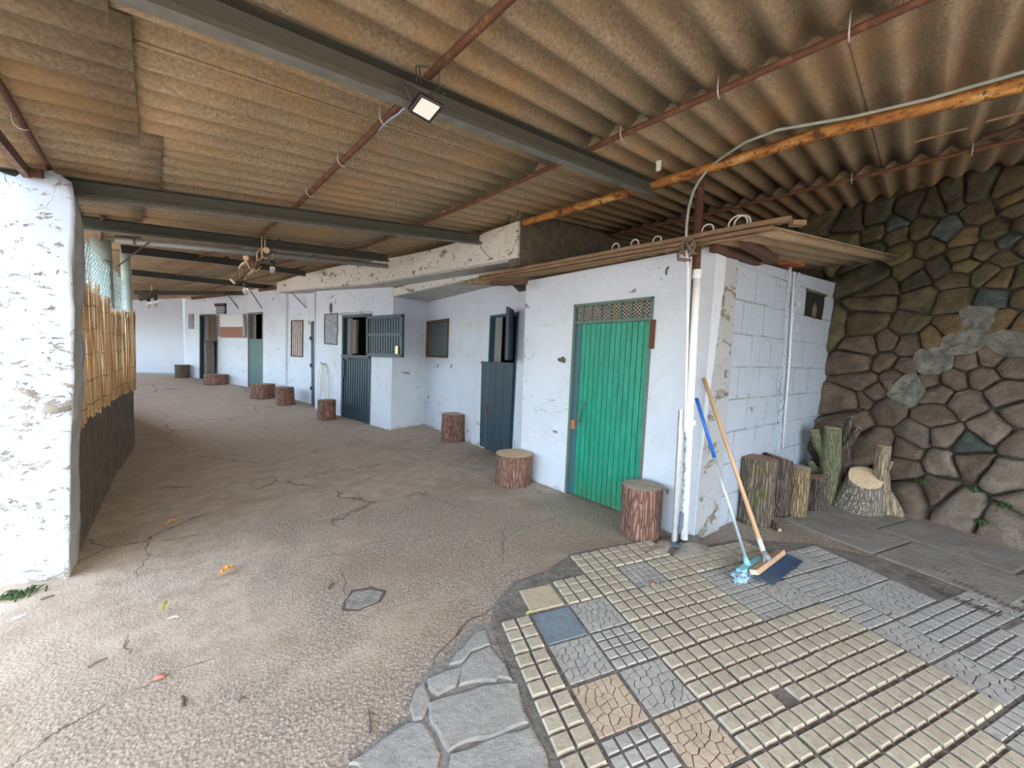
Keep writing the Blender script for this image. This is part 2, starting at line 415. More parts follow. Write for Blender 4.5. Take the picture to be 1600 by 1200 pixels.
M['wirepale'] = plain('thin_pale_wire', (.5, .5, .47), .7)
M['bulb'] = None
def glass(name):
    m, nt, b = NT(name); b.inputs['Base Color'].default_value = (.95, .96, .97, 1); b.inputs['Roughness'].default_value = .08
    b.inputs['Transmission Weight'].default_value = .75; b.inputs['IOR'].default_value = 1.3; return m
M['bulb'] = glass('clear_bulb_glass')
M['tube'] = None
m_, nt_, b_ = NT('lit_tube_white'); b_.inputs['Base Color'].default_value = (.8, .9, 1, 1); M['tube'] = m_
M['bark_red'] = bark_mat('flaky_red_brown_pine_bark', (.05, .025, .018), (.22, .095, .065), (.40, .235, .18))
M['bark_dark'] = bark_mat('dark_grey_brown_bark', (.03, .023, .02), (.10, .075, .06), (.20, .155, .13))
M['bark_moss'] = bark_mat('grey_bark_with_moss', (.05, .035, .025), (.15, .115, .085), (.28, .23, .17), (.13, .13, .035), .53)
M['bark_brown'] = bark_mat('rough_brown_bark', (.07, .04, .025), (.24, .145, .09), (.38, .26, .17))
M['bark_ochre'] = bark_mat('ochre_furrowed_bark', (.12, .08, .04), (.30, .21, .11), (.46, .35, .20), sc=60)
M['bark_green'] = bark_mat('olive_green_bark', (.10, .10, .05), (.24, .25, .13), (.38, .37, .22), (.17, .20, .08), .55, sc=80)
M['bark_pale'] = bark_mat('pale_grey_split_bark', (.09, .07, .05), (.26, .22, .17), (.52, .47, .38), sc=45)
M['bark_tan'] = bark_mat('tan_smooth_bark', (.16, .11, .07), (.38, .29, .19), (.50, .40, .28), sc=40)
M['cut_tan'] = cut_mat('fresh_cut_wood', (.62, .42, .25), (.72, .53, .34), (.42, .25, .14))
M['cut_grey'] = cut_mat('weathered_cut_wood', (.42, .33, .25), (.52, .42, .33), (.25, .18, .13))
M['cut_pale'] = cut_mat('pale_cut_wood', (.72, .52, .33), (.80, .62, .42), (.45, .22, .10), 11)
M['cut_dark'] = cut_mat('dark_cut_wood', (.30, .17, .11), (.42, .27, .18), (.14, .08, .05))
M['handle_wood'] = plain('tan_wood_handle', (.62, .40, .22), .5, scale=6, sc=(1, 1, .3))
M['blue'] = plain('blue_plastic_handle', (.02, .13, .50), .35, var=.1)
M['silver'] = plain('silver_tube', (.62, .68, .72), .3, .5)
M['aqua'] = plain('pale_aqua_plastic', (.25, .55, .60), .5, var=.2)
M['aquafib'] = plain('pale_blue_fibres', (.33, .50, .60), .9, scale=60, var=.35, bmp=.8, dist=.006)
M['bristle'] = plain('dark_navy_bristles', (.012, .022, .045), .35, scale=90, var=.5)
M['bristle2'] = plain('slate_blue_bristles', (.05, .08, .13), .35)
M['blockwood'] = plain('broom_head_wood', (.48, .31, .19), .7, scale=20)
M['endwood'] = plain('pale_end_grain', (.72, .56, .40), .8, scale=30)
M['plast'] = plain('cream_plastic', (.66, .66, .60), .5)
M['moss'] = plain('green_moss', (.045, .08, .022), .95, scale=60, var=.5, bmp=.8)
M['leafo'] = plain('orange_dry_leaf', (.62, .27, .06), .7, scale=40, var=.3)
M['leafy'] = plain('yellow_green_leaf', (.52, .50, .16), .6, scale=40, var=.3)
M['twig'] = plain('dark_twig', (.10, .07, .05), .8)
M['reds'] = plain('pinkish_red_stone', (.45, .19, .14), .85, scale=50)
M['chipw'] = plain('white_paint_flake', (.8, .8, .78), .7)
M['brass'] = plain('brass_padlock', (.70, .55, .22), .3, .5)
M['flag'] = stone_mat('grey_flagstone', (.29, .275, .25), (.38, .36, .33), (.33, .295, .25), 7, .5)
M['t_beige'] = stone_mat('beige_cement_tile', (.40, .345, .255), (.51, .445, .34), (.36, .31, .245), 5, .3)
M['t_grey'] = stone_mat('grey_cement_tile', (.36, .335, .305), (.47, .44, .40), (.32, .29, .25), 5, .3)
M['t_tan'] = stone_mat('tan_cement_tile', (.47, .36, .255), (.56, .44, .33), None, 8, .3)
M['t_sand'] = stone_mat('sandy_cement_tile', (.48, .39, .26), (.56, .46, .33), None, 8, .3)
M['t_blue'] = stone_mat('blue_grey_cement_tile', (.15, .19, .22), (.22, .26, .29), (.32, .32, .31), 8, .3)
M['grout'] = stone_mat('gritty_mortar_bed', (.15, .125, .10), (.29, .25, .215), None, 14)
M['grout2'] = stone_mat('pale_gritty_mortar', (.24, .21, .18), (.38, .34, .30), None, 14)
M['slabg'] = stone_mat('dusty_paving_slab', (.25, .215, .18), (.36, .32, .275), (.29, .23, .185), 4)
# ================================================================== GROUND
b = MB(); xs = [-14, -6, -4]+[-3+.5*i for i in range(24)]+[14]; ys = [-14, -8, -4]+[-3+i for i in range(24)]+[30]
for j, y in enumerate(ys):
    for i, x in enumerate(xs):
        b.v.append(V((x, y, gz(x, y)+(.008*noise.noise(V((x, y, 0))) if 0 else 0))))
n = len(xs)
for j in range(len(ys)-1):
    for i in range(n-1): b.f.append([j*n+i, j*n+i+1, (j+1)*n+i+1, (j+1)*n+i]); b.m.append(0)
struct(b.build('floor', M['floor'], smooth=True))
# traced cracks as narrow open grooves filled with dark dirt
b = MB()
def strip(mb, pts, w, h=.002, mi=0, seed=0):
    P = [fl(x, y) for x, y in pts]; Q = []
    for i in range(len(P)-1):
        k = max(2, int((P[i+1]-P[i]).length/.03))
        for j in range(k): Q.append(P[i].lerp(P[i+1], j/k))
    Q.append(P[-1]); L = []; Rr = []
    for i, p in enumerate(Q):
        t = (Q[min(i+1, len(Q)-1)]-Q[max(i-1, 0)]); t.z = 0; t.normalize(); s = V((-t.y, t.x, 0))
        j = s*(.035*noise.noise(V((p.x*4, p.y*4, seed)))+.018*noise.noise(V((p.x*19, p.y*19, seed+3))))
        ww = w*.42*(.35+.9*abs(noise.noise(V((p.x*9, p.y*9, seed+9)))))*min(1, (i+1)/4, (len(Q)-i)/4)
        L.append(p+j+s*ww+V((0, 0, h))); Rr.append(p+j-s*ww+V((0, 0, h)))
    o = len(Q); mb.add(L+Rr, [(i, i+1, o+i+1, o+i) for i in range(o-1)][:], mi)
for k, (pts, w) in enumerate([(((300, 912), (400, 897), (480, 875), (540, 866), (640, 848), (730, 822)), .006), (((495, 872), (560, 852), (640, 838)), .005),
        (((672, 1048), (690, 1010), (735, 970), (775, 945), (820, 935)), .016), (((772, 945), (772, 915), (800, 890), (850, 880), (960, 870)), .004),
        (((745, 985), (720, 1010), (700, 1030)), .008), (((210, 705), (330, 690), (420, 672)), .008), (((420, 720), (520, 745), (640, 730)), .005),
        (((640, 772), (760, 790), (850, 792), (960, 850)), .004), (((700, 862), (760, 850), (830, 822), (900, 818)), .005), (((1090, 850), (1150, 860), (1250, 870)), .006),
        (((540, 690), (640, 705), (740, 712), (800, 735)), .005), (((1290, 800), (1350, 835), (1500, 905), (1600, 950)), .004)]):
    strip(b, pts, w, .0025, 0, k)
M['crack'] = plain('dirt_filled_crack', (.12, .09, .07), 1)
struct(b.build('floor', M['crack']))
# round patch of pale mortar
def ring_px(pts, sub=4, jit=.02, seed=0):
    P = [fl(x, y) for x, y in pts]; out = []
    for i in range(len(P)):
        a, c = P[i], P[(i+1) % len(P)]; L = (c-a).length; t = (c-a).normalized(); s = V((-t.y, t.x, 0))
        for j in range(sub):
            p = a.lerp(c, j/sub)
            out.append(p+s*(L*jit*noise.noise(V((p.x*9+seed, p.y*9, 1)))*2))
    return out
def slab(mb, poly, h, inset=.012, mi=0, z0=-.01, mi2=None):
    n = len(poly); c = sum(poly, V((0, 0, 0)))/n
    ins = [p+(c-p).normalized()*inset for p in poly]
    vs = [p+V((0, 0, z0)) for p in poly]+[p+V((0, 0, h*.7)) for p in poly]+[p+V((0, 0, h)) for p in ins]+[c+V((0, 0, h))]
    fs = []
    for i in range(n):
        j = (i+1) % n; fs += [(i, j, n+j, n+i), (n+i, n+j, 2*n+j, 2*n+i), (2*n+i, 2*n+j, 3*n)]
    mb.add(vs, fs, mi)
b = MB(); slab(b, ring_px(((540, 938), (552, 925), (580, 920), (596, 926), (590, 940), (560, 953), (542, 950)), 4, .1), .004, .006)
struct(b.build('floor', M['grout2']))
b = MB(); c0 = ring_px(((535, 938), (549, 922), (580, 916), (600, 924), (595, 940), (560, 957), (538, 953)), 4, .15); slab(b, c0, .002, .004, z0=-.003)
struct(b.build('floor', M['crack']))
# flagstones of the crazy paving, lower middle
b = MB()
flags = [((668, 1062), (700, 1048), (722, 1045), (712, 1075), (684, 1090), (668, 1078)), ((722, 1043), (738, 1022), (765, 1012), (790, 1040), (775, 1068), (716, 1074)),
         ((668, 1100), (720, 1080), (808, 1070), (816, 1100), (826, 1132), (775, 1150), (700, 1178), (672, 1130)),
         ((560, 1200), (545, 1195), (600, 1155), (640, 1130), (662, 1130), (690, 1180), (680, 1225), (560, 1225)), ((705, 1182), (760, 1155), (830, 1138), (850, 1180), (862, 1230), (700, 1230)),
         ((640, 1108), (652, 1078), (662, 1068), (672, 1100), (660, 1126), (646, 1130)), ((700, 1042), (728, 1006), (745, 988), (760, 985), (765, 1008), (735, 1020), (722, 1036)),
         ((775, 1060), (790, 1040), (800, 1066))]
for k, f in enumerate(flags): slab(b, ring_px(f, 5, .05, k), .012, .012)
struct(b.build('floor', M['flag']))
b = MB(); slab(b, ring_px(((535, 1215), (590, 1155), (640, 1120), (650, 1070), (690, 1035), (745, 975), (765, 975), (800, 1060), (830, 1130), (868, 1215), (868, 1240), (520, 1240)), 6, .02), .004, .02)
struct(b.build('floor', M['grout2']))
# ---- tiled paving: lattice (i along the row, j towards the viewer)
TA = V((.242, -.097, 0)); TB = V((-.106, -.228, 0)); TO = V((1.544, 1.418, 0))
def lat(i, j): return TO+TA*i+TB*j
b = MB()   # 0 beige 1 grey 2 tan 3 sand 4 blue 5 grout
def quad_lat(i0, j0, i1, j1, z0, z1, mi, g=.0):
    q = [lat(i0+g, j0+g), lat(i1-g, j0+g), lat(i1-g, j1-g), lat(i0+g, j1-g)]
    e = .09*min(i1-i0, j1-j0) if z1 > .008 else .03*min(i1-i0, j1-j0)
    t = [lat(i0+g+e, j0+g+e), lat(i1-g-e, j0+g+e), lat(i1-g-e, j1-g-e), lat(i0+g+e, j1-g-e)]
    b.add([p+V((0, 0, z0)) for p in q]+[p+V((0, 0, z1)) for p in t], [(4, 7, 6, 5), (0, 4, 5, 1), (1, 5, 6, 2), (2, 6, 7, 3), (3, 7, 4, 0)], mi)
def tile(i, j, kind, mi, w=1., hh=1.):
    z = R.uniform(-.0015, .0015); di = R.uniform(-.012, .012); dj = R.uniform(-.012, .012); i += di; j += dj
    if kind == 'plain': quad_lat(i, j, i+w, j+hh, 0, .009+z, mi, .02); return
    quad_lat(i, j, i+w, j+hh, 0, .005+z, 5 if kind != 'net' else 1, .015)
    if kind[0] == 'g':
        n = int(kind[1:]); m_ = n if hh == 1 else int(round(n*hh)); nn = n if w == 1 else max(1, int(round(n*w)))
        gg = .012 if n < 5 else .006
        for a in range(nn):
            for c in range(m_):
                if n == 3 and R.random() < .012: continue
                quad_lat(i+.012+a*(w-.024)/nn, j+.012+c*(hh-.024)/m_, i+.012+(a+1)*(w-.024)/nn, j+.012+(c+1)*(hh-.024)/m_, 0, (.016 if n == 3 else .010)+z, mi, gg)
    if kind == 'crazy':
        pts = []
        nx = 6
        for a in range(nx):
            for c in range(nx): pts.append(((a+.5+R.uniform(-.36, .36))/nx, (c+.5+R.uniform(-.36, .36))/nx))
        for p in vor(pts, (0.03, .03, .97, .97)):
            cx = sum(q[0] for q in p)/len(p); cy = sum(q[1] for q in p)/len(p)
            pp = [(cx+(q[0]-cx)*.93, cy+(q[1]-cy)*.93) for q in p]; tt = [(cx+(q[0]-cx)*.87, cy+(q[1]-cy)*.87) for q in p]
            n = len(pp)
            b.add([lat(i+q[0]*w, j+q[1]*hh)+V((0, 0, .0)) for q in pp]+[lat(i+q[0]*w, j+q[1]*hh)+V((0, 0, .0095+z)) for q in tt],
                  [tuple(range(n, 2*n))[::-1]]+[(k, n+k, n+(k+1) % n, (k+1) % n) for k in range(n)], mi)
def vor(pts, box):
    out = []
    for i, p in enumerate(pts):
        poly = [(box[0], box[1]), (box[2], box[1]), (box[2], box[3]), (box[0], box[3])]
        for j, q in enumerate(pts):
            if i == j: continue
            mx, my = (p[0]+q[0])/2, (p[1]+q[1])/2; nx, ny = q[0]-p[0], q[1]-p[1]
            new = []
            for k in range(len(poly)):
                a, c = poly[k], poly[(k+1) % len(poly)]
                da = (a[0]-mx)*nx+(a[1]-my)*ny; dc = (c[0]-mx)*nx+(c[1]-my)*ny
                if da <= 0: new.append(a)
                if (da < 0 < dc) or (dc < 0 < da):
                    t = da/(da-dc); new.append((a[0]+(c[0]-a[0])*t, a[1]+(c[1]-a[1])*t))
            poly = new
            if len(poly) < 3: break
        if len(poly) >= 3: out.append(poly)
    return out
fixed = {(0, 0): ('plain', 4), (0, 1): ('crazy', 1), (0, 2): ('crazy', 2), (0, 3): ('g4', 1), (0, 4): ('g3', 0), (1, 0): ('crazy', 1), (1, 1): ('g4', 1), (1, 2): ('crazy', 1), (1, 3): ('crazy', 2), (1, 4): ('crazy', 2),
         (1, -1): ('g3', 0), (0, -1): ('plain', 3), (2, -1): ('g3', 0), (3, -1): ('g5', 1), (5, 0): ('g5', 1), (6, 0): ('g5', 1), (5, 1): ('g5', 1), (7, 1): ('g5', 1), (7, 2): ('g5', 1), (8, 1): ('crazy', 1), (8, 2): ('crazy', 1),
         (7, 3): ('crazy', 1), (7, 4): ('crazy', 1), (8, 0): ('crazy', 1), (9, 1): ('crazy', 1), (9, 2): ('crazy', 1), (8, 4): ('g4', 1), (8, 3): ('g4', 1), (8, 5): ('g4', 1), (7, 5): ('g4', 1), (6, 5): ('g4', 1)}
for i in range(-1, 12):
    for j in range(-2, 12):
        if i == -1: continue
        p = lat(i+.5, j+.5)
        # edge of the tiled area: concrete to the upper left, slabs at the far right
        if j == -1 and i > 5: pass
        if j == -2 and i < 2: continue
        if j == -2 and i > 4: continue
        if j == -1 and i > 7: continue
        if j == 0 and i > 9: continue
        if i >= 10 and j < 3: continue
        if (i, j) in fixed: k, mi = fixed[(i, j)]
        elif i >= 6 and R.random() < (.55 if i > 7 else .25): k, mi = R.choice((('g4', 1), ('crazy', 1), ('g5', 1), ('g4', 1)))
        elif i > 9: k, mi = R.choice((('plain', 1), ('crazy', 1), ('g4', 1)))
        else: k, mi = 'g3', 0
        tile(i, j, k, mi)
for j in range(0, 8): tile(-.72, j, 'g3', 0 if j else 0, .7, 1)
struct(b.build('floor', [M['t_beige'], M['t_grey'], M['t_tan'], M['t_sand'], M['t_blue'], M['grout']]))
b = MB()
bd = [lat(-.9, -.1), lat(-.5, -.8), lat(.1, -1.35), lat(1, -1.5), lat(2.2, -2.1), lat(5, -2.1), lat(6.2, -1.2), lat(8, -1.1), lat(10.2, 0), lat(12.4, 3), lat(12.4, 14), lat(-.8, 14)]
slab(b, bd, .004, .03)
struct(b.build('floor', M['grout']))
# broad slabs running beside the stone wall, with raised ridges and two pierced grate tiles
b = MB()
SA = V((.52, 1.42, 0)).normalized(); SN = V((SA.y, -SA.x, 0))     # along the stone wall / towards it
def sp(s, d): return V((5.15, -.9, 0))+SA*s-SN*d
for a, (d0, d1) in enumerate(((.06, .62), (.66, 1.28))):
    s = -3.2+a*.35
    while s < 1.55-a*.25:
        L = R.uniform(.55, .8)
        p = [sp(s+.01, d0), sp(s+L-.01, d0), sp(s+L-.01, d1), sp(s+.01, d1)]
        q = []
        for k in range(4):
            for t in range(5): q.append(p[k].lerp(p[(k+1) % 4], t/5))
        slab(b, q, .010+R.uniform(0, .004), .01); s += L
struct(b.build('floor', M['slabg']))
b = MB()
for (px, py) in ((1440, 905), (1470, 892), (1475, 925), (1505, 913), (1510, 942), (1540, 930), (1545, 955), (1580, 948)):
    c = fl(px, py, .014)
    for k in range(4):
        o = SA*((k-1.5)*.028); b.bar(c+o-SN*.035, c+o+SN*.035, .005, .003)
    b.bar(c-SA*.045, c+SA*.045, .005, .003)
struct(b.build('floor', M['crack']))
# ================================================================== WALLS
class W:
    def __init__(s, A, B, lean=None, bat=0):
        s.A = V((A[0], A[1], 0)); d = V((B[0], B[1], 0))-s.A; s.L = d.length; s.t = d.normalized()
        s.n = V((-s.t.y, s.t.x, 0))
        if (V((0, 0, 0))-s.A).dot(s.n) < 0: s.n = -s.n
        s.v = V((0, 0, 1))-s.n*bat
        s.k = 0
        if lean:
            (a, b_) = lean; p = s.px(*a); q = s.px(*b_); s.k = (p[0]-q[0])/(p[1]-q[1])
        s.v = s.v+s.t*s.k
    def px(s, x, y, o=0):
        N = s.t.cross(s.v); p = pl(x, y, s.A+s.n*o, N)-s.A-s.n*o
        z = p.z/s.v.z; q = p-s.v*z; return q.dot(s.t), z
    def at(s, u, z, o=0): return s.A+s.t*u+s.v*z+s.n*o
    def rect(s, *pts):      # TL TR BR BL pixels -> s0,s1,z0,z1
        q = [s.px(*p) for p in pts]
        a = (q[0][0]+q[3][0])/2; c = (q[1][0]+q[2][0])/2
        return min(a, c), max(a, c), (q[2][1]+q[3][1])/2, (q[0][1]+q[1][1])/2
    def box(s, mb, s0, s1, z0, z1, o0, o1, mi=0):
        P = [s.at(a, z, o) for z in (z0, z1) for a, o in ((s0, o0), (s1, o0), (s1, o1), (s0, o1))]
        if s.t.cross(s.n).z < 0: P = [P[i] for i in (3, 2, 1, 0, 7, 6, 5, 4)]
        mb.hexa(P, mi)
    def wall(s, name, mat, holes=(), s0=0, s1=None, top=2.4, bot=-.15, th=.22, o=0, wob=.006, step=.4, uv=False):
        s1 = s.L if s1 is None else s1
        topf = top if callable(top) else (lambda u: top)
        eps = []
        for h in holes: eps += [h[0], h[1]]
        S = sorted(set([s0, s1]+[e for e in eps if s0 < e < s1])); S2 = []
        for a, c in zip(S, S[1:]):
            k = max(1, int((c-a)/step)); S2 += [a+(c-a)*i/k for i in range(k)]
        S2.append(S[-1]); zmax = max([h[3] for h in holes]+[.5])
        Z = sorted(set([bot]+[z for h in holes for z in (h[2], h[3])]+[bot+.3, 1.0 if 1.0 < zmax else zmax+.01]))
        Z = [z for z in Z if z <= zmax+.02]+['top']
        mb = MB(); idx = {}
        def vid(i, j, f):
            if (i, j, f) in idx: return idx[(i, j, f)]
            u = S2[i]; z = topf(u) if Z[j] == 'top' else Z[j]
            p = s.at(u, z, o if f else o-th)
            mb.v.append(p); idx[(i, j, f)] = len(mb.v)-1; return len(mb.v)-1
        def solid(i, j):
            if i < 0 or j < 0 or i >= len(S2)-1 or j >= len(Z)-1: return False
            u = (S2[i]+S2[i+1])/2; z1 = topf(u) if Z[j+1] == 'top' else Z[j+1]; z = (Z[j]+z1)/2
            return not any(h[0]-1e-6 < u < h[1]+1e-6 and h[2]-1e-6 < z < h[3]+1e-6 for h in holes)
        fl_ = s.t.cross(V((0, 0, 1))).dot(s.n) > 0
        def q(*v):
            mb.f.append(list(v) if fl_ else list(v)[::-1]); mb.m.append(0)
        for i in range(len(S2)-1):
            for j in range(len(Z)-1):
                if not solid(i, j): continue
                q(vid(i, j, 1), vid(i+1, j, 1), vid(i+1, j+1, 1), vid(i, j+1, 1))
                q(vid(i, j, 0), vid(i, j+1, 0), vid(i+1, j+1, 0), vid(i+1, j, 0))
                if not solid(i-1, j): q(vid(i, j, 0), vid(i, j, 1), vid(i, j+1, 1), vid(i, j+1, 0))
                if not solid(i+1, j): q(vid(i+1, j, 1), vid(i+1, j, 0), vid(i+1, j+1, 0), vid(i+1, j+1, 1))
                if not solid(i, j+1): q(vid(i, j+1, 1), vid(i+1, j+1, 1), vid(i+1, j+1, 0), vid(i, j+1, 0))
                if not solid(i, j-1): q(vid(i, j, 0), vid(i+1, j, 0), vid(i+1, j, 1), vid(i, j, 1))
        ob = mb.build(name, mat, uvw=(lambda p: ((p-s.A).dot(s.t), p.z)) if uv else None)
        return struct(ob)
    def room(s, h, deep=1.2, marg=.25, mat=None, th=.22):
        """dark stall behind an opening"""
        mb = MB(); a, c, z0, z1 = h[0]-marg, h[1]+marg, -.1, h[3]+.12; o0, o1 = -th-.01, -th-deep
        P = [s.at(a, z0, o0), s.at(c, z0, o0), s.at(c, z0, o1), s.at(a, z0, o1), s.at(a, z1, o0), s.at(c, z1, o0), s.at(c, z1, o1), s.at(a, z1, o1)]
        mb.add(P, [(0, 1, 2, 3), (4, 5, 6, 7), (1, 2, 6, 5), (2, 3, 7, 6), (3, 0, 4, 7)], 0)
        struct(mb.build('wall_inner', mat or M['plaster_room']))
G = W((3.24, 1.17), (3.32, 3.30), ((898, 475), (883, 765)))
rdir = (V((4.139, 7.059, 0))-V((3.858, 4.852, 0))).normalized()
RA = V((3.858, 4.852, 0))-rdir*1.7
RW = W((RA.x, RA.y), (4.16, 7.10), ((752, 567), (747, 690)))
DW = W((3.303, 6.877), (2.68, 9.42), ((537, 493), (535, 655)))
TW = W((4.16, 7.07), (3.303, 6.877))
E1 = W((2.788, 9.923), (1.93, 13.16), ((386, 490), (386, 600)))
E2 = W((1.93, 13.16), (.683, 15.865), ((311, 492), (311, 590)))
FW = W((.70, 15.86), (-3.2, 17.9))
BW = W((3.24, 1.17), (6.4, .70))
def base_z(w, u): p = w.at(u, 0); return gz(p.x, p.y)
# ---- green block front
gd = G.rect((897, 476), (1018, 464), (1004, 800), (884, 766)); gd = (gd[0], gd[1], -.15, gd[3])
G.wall('wall_right', M['white'], [gd], -.02, G.L, top=2.42, th=.2)
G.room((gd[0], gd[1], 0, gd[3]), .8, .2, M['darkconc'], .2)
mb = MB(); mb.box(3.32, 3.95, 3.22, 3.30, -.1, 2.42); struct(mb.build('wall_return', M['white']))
# ---- block wall
BW.wall('wall_block', M['white_block'], [], .0, 3.0, top=lambda u: 2.40+.045*u, th=.2, uv=True)
mb = MB(); BW.box(mb, .02, .42, -.1, 2.42, -.02, .025); struct(mb.build('wall_block', M['white_old']))
# niche: flat black patch painted for its shade, with a broken block
h = BW.rect((1257, 458), (1288, 458), (1285, 498), (1258, 495))
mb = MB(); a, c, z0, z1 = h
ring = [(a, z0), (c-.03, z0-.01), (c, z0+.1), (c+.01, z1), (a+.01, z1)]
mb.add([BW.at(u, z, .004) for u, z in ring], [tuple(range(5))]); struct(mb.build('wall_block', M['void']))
mb = MB(); BW.box(mb, a-.01, c+.02, z1-.005, z1+.015, .0, .02); mb.blob(BW.at((a+c)/2-.02, (z0+z1)/2-.05, .0), (.07, .03, .09), jit=.3)
tag(mb.build('broken_block', M['darkconc'], smooth=True, origin=BW.at(a, z0)), 'dark broken stone stuck in the niche of the whitewashed block wall', 'stone')
# ---- recess wall
rw = RW.rect((667, 503), (701, 500), (700, 556), (667, 558)); d2 = RW.rect((766, 493), (806, 490), (803, 703), (760, 697))
d2h = (d2[0], d2[1], 0.0, d2[3])
RW.wall('wall_recess', M['white'], [rw, (d2[0], d2[1], -.15, d2[3])], -.3, RW.L+.1, top=lambda u: 2.40 if u < .8 else 2.85)
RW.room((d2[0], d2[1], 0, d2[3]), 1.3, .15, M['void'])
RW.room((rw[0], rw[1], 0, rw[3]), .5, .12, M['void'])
TW.wall('wall_return', M['white'], [], 0, TW.L-.01, top=2.8)
# ---- middle block with the two-part stable door
d3 = DW.rect((537, 494), (577, 493), (580, 664), (535, 655))
blk = DW.rect((508, 492), (528, 490), (526, 539), (508, 538))
DW.wall('wall_middle', M['white'], [(d3[0], d3[1], -.15, d3[3])], -.0, DW.L, top=2.95)
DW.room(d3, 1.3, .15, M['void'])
# ---- far wing
nd = E1.px(490, 502)
win = E1.rect((455, 502), (474, 501), (473, 556), (456, 557))
td = E1.rect((387, 489), (411, 487), (411, 608), (387, 603))
E1.wall('wall_far', M['white'], [win, (td[0], td[1], -.15, td[3])], .02, E1.L, top=lambda u: rz(*E1.at(u, 0).xy)-.02)
E1.room(td, 1.2, .3, M['void']); E1.room(win, .5, .1, M['void'])
d1 = E2.rect((312, 492), (340, 490), (340, 597), (312, 592))
E2.wall('wall_far', M['white'], [(d1[0], d1[1], -.15, d1[3])], 0, E2.L, top=lambda u: rz(*E2.at(u, 0).xy)-.05)
E2.room(d1, 1.2, .2, M['void'])
FW.wall('wall_back', M['white_clean'], [], 0, FW.L, top=lambda u: rz(*FW.at(u, 0).xy)+.0, th=.2)
mb = MB(); FW.box(mb, 0, FW.L, .52, .66, 0, .015); struct(mb.build('baseboard_back', plain('grey_green_base_line', (.30, .34, .34))))
# pilaster on the far wing
mb = MB(); a = E1.px(449, 600)[0]; c = E1.px(441, 600)[0]; E1.box(mb, a, c, 0, 2.95, -.01, .05); struct(mb.build('wall_far', M['white']))
# return between the wing and middle block
mb = MB(); p = DW.at(DW.L, 0, 0); q = E1.at(0, 0, 0)
mb.hexa([p+V((0, -.02, -.1)), p+V((.3, 0, -.1)), q+V((.3, .3, -.1)), q+V((.0, .02, -.1)), p+V((0, -.02, 3.1)), p+V((.3, 0, 3.1)), q+V((.3, .3, 3.1)), q+V((0, .02, 3.1))]); struct(mb.build('wall_middle', M['white']))
# ---- projecting upper wall, its soffit and the ledge slab over the recess
U = [V((2.90, 3.03, 0)), V((2.95, 6.95, 0)), V((2.40, 9.75, 0)), V((2.27, 11.0, 0))]
UB = [2.575, 2.765, 2.87, 2.93]
mb = MB()
for i in range(3):
    a, c = U[i], U[i+1]; k = 6
    for j in range(k):
        p, q = a.lerp(c, j/k), a.lerp(c, (j+1)/k); z0, z1 = UB[i]+(UB[i+1]-UB[i])*j/k, UB[i]+(UB[i+1]-UB[i])*(j+1)/k
        o = V((.30, .03, 0))
        mb.hexa([p+V((0, 0, z0)), p+o+V((0, 0, z0)), q+o+V((0, 0, z1)), q+V((0, 0, z1)), p+V((0, 0, rz(p.x, p.y)-.035)), p+o+V((0, 0, rz(p.x+.3, p.y)-.035)), q+o+V((0, 0, rz(q.x+.3, q.y)-.035)), q+V((0, 0, rz(q.x, q.y)-.035))])
struct(mb.build('wall_upper', M['white_up']))
mb = MB()    # soffit slab
for i in range(3):
    a, c = U[i], U[i+1]; o = V((1.5, .1, 0))
    mb.hexa([a+V((.03, .02, UB[i]-.02)), a+o+V((0, 0, UB[i]-.02)), c+o+V((0, 0, UB[i+1]-.02)), c+V((.03, 0, UB[i+1]-.02)), a+V((.03, .02, UB[i]+.004)), a+o+V((0, 0, UB[i]+.004)), c+o+V((0, 0, UB[i+1]+.004)), c+V((.03, 0, UB[i+1]+.004))])
struct(mb.build('ceiling', M['slab']))
mb = MB(); mb.box(2.93, 5.4, 3.02, 3.2, 2.5, 3.2); struct(mb.build('wall_upper', M['darkconc']))
# ledge: white fascia + grey underside over the recess
LE = W((3.22, 3.2), (3.303, 6.80))
l0 = LE.px(617, 459); l1 = LE.px(745, 438); l2 = LE.px(617, 447)
zb = (l0[1]+l1[1])/2; zt = zb+max(.08, min(.16, l2[1]-l0[1]))
mb = MB(); LE.box(mb, -.1, LE.L+.05, zb, zt, -.06, 0); struct(mb.build('trim_1', M['white_up']))
mb = MB(); LE.box(mb, -.1, LE.L+.08, zb+.002, zt-.01, -1.3, -.06); struct(mb.build('ceiling', M['slab']))
# ================================================================== STONE WALL
SW = W((5.92, .78), (5.22, -.94), None, .11)
cells = []
def c2(l, oy, cl): 
    for x, y in l: cells.append((1200+x/4, oy+y/4, cl))
c2([(1470, 150), (1540, 300), (1300, 330), (1390, 430), (1580, 400), (930, 410), (770, 460), (640, 450), (980, 540), (1150, 740), (1180, 580), (1320, 560), (1560, 530), (1450, 600), (850, 680), (920, 870), (1140, 860), (1330, 700), (1560, 730), (840, 1020), (1590, 840), (620, 1010), (660, 890), (680, 800)], 250, 0)
c2([(460, 500), (790, 580), (1200, 660)], 250, 1)
c2([(1380, 860), (1085, 440), (770, 395), (1480, 500)], 250, 2)
c2([(1500, 240), (1440, 740), (1120, 1050), (1430, 1010), (1560, 1030)], 250, 3)
c2([(650, 350), (860, 310), (1010, 290), (1130, 230), (1300, 170), (620, 560), (640, 720), (500, 400), (900, 730), (1030, 660)], 250, 4)
c2([(1310, 1000), (1180, 1130), (1500, 1130)], 250, 5); c2([(1200, 480), (1000, 1120)], 250, 3)
c2([(600, 1170), (850, 1160), (700, 1140)], 250, 6)
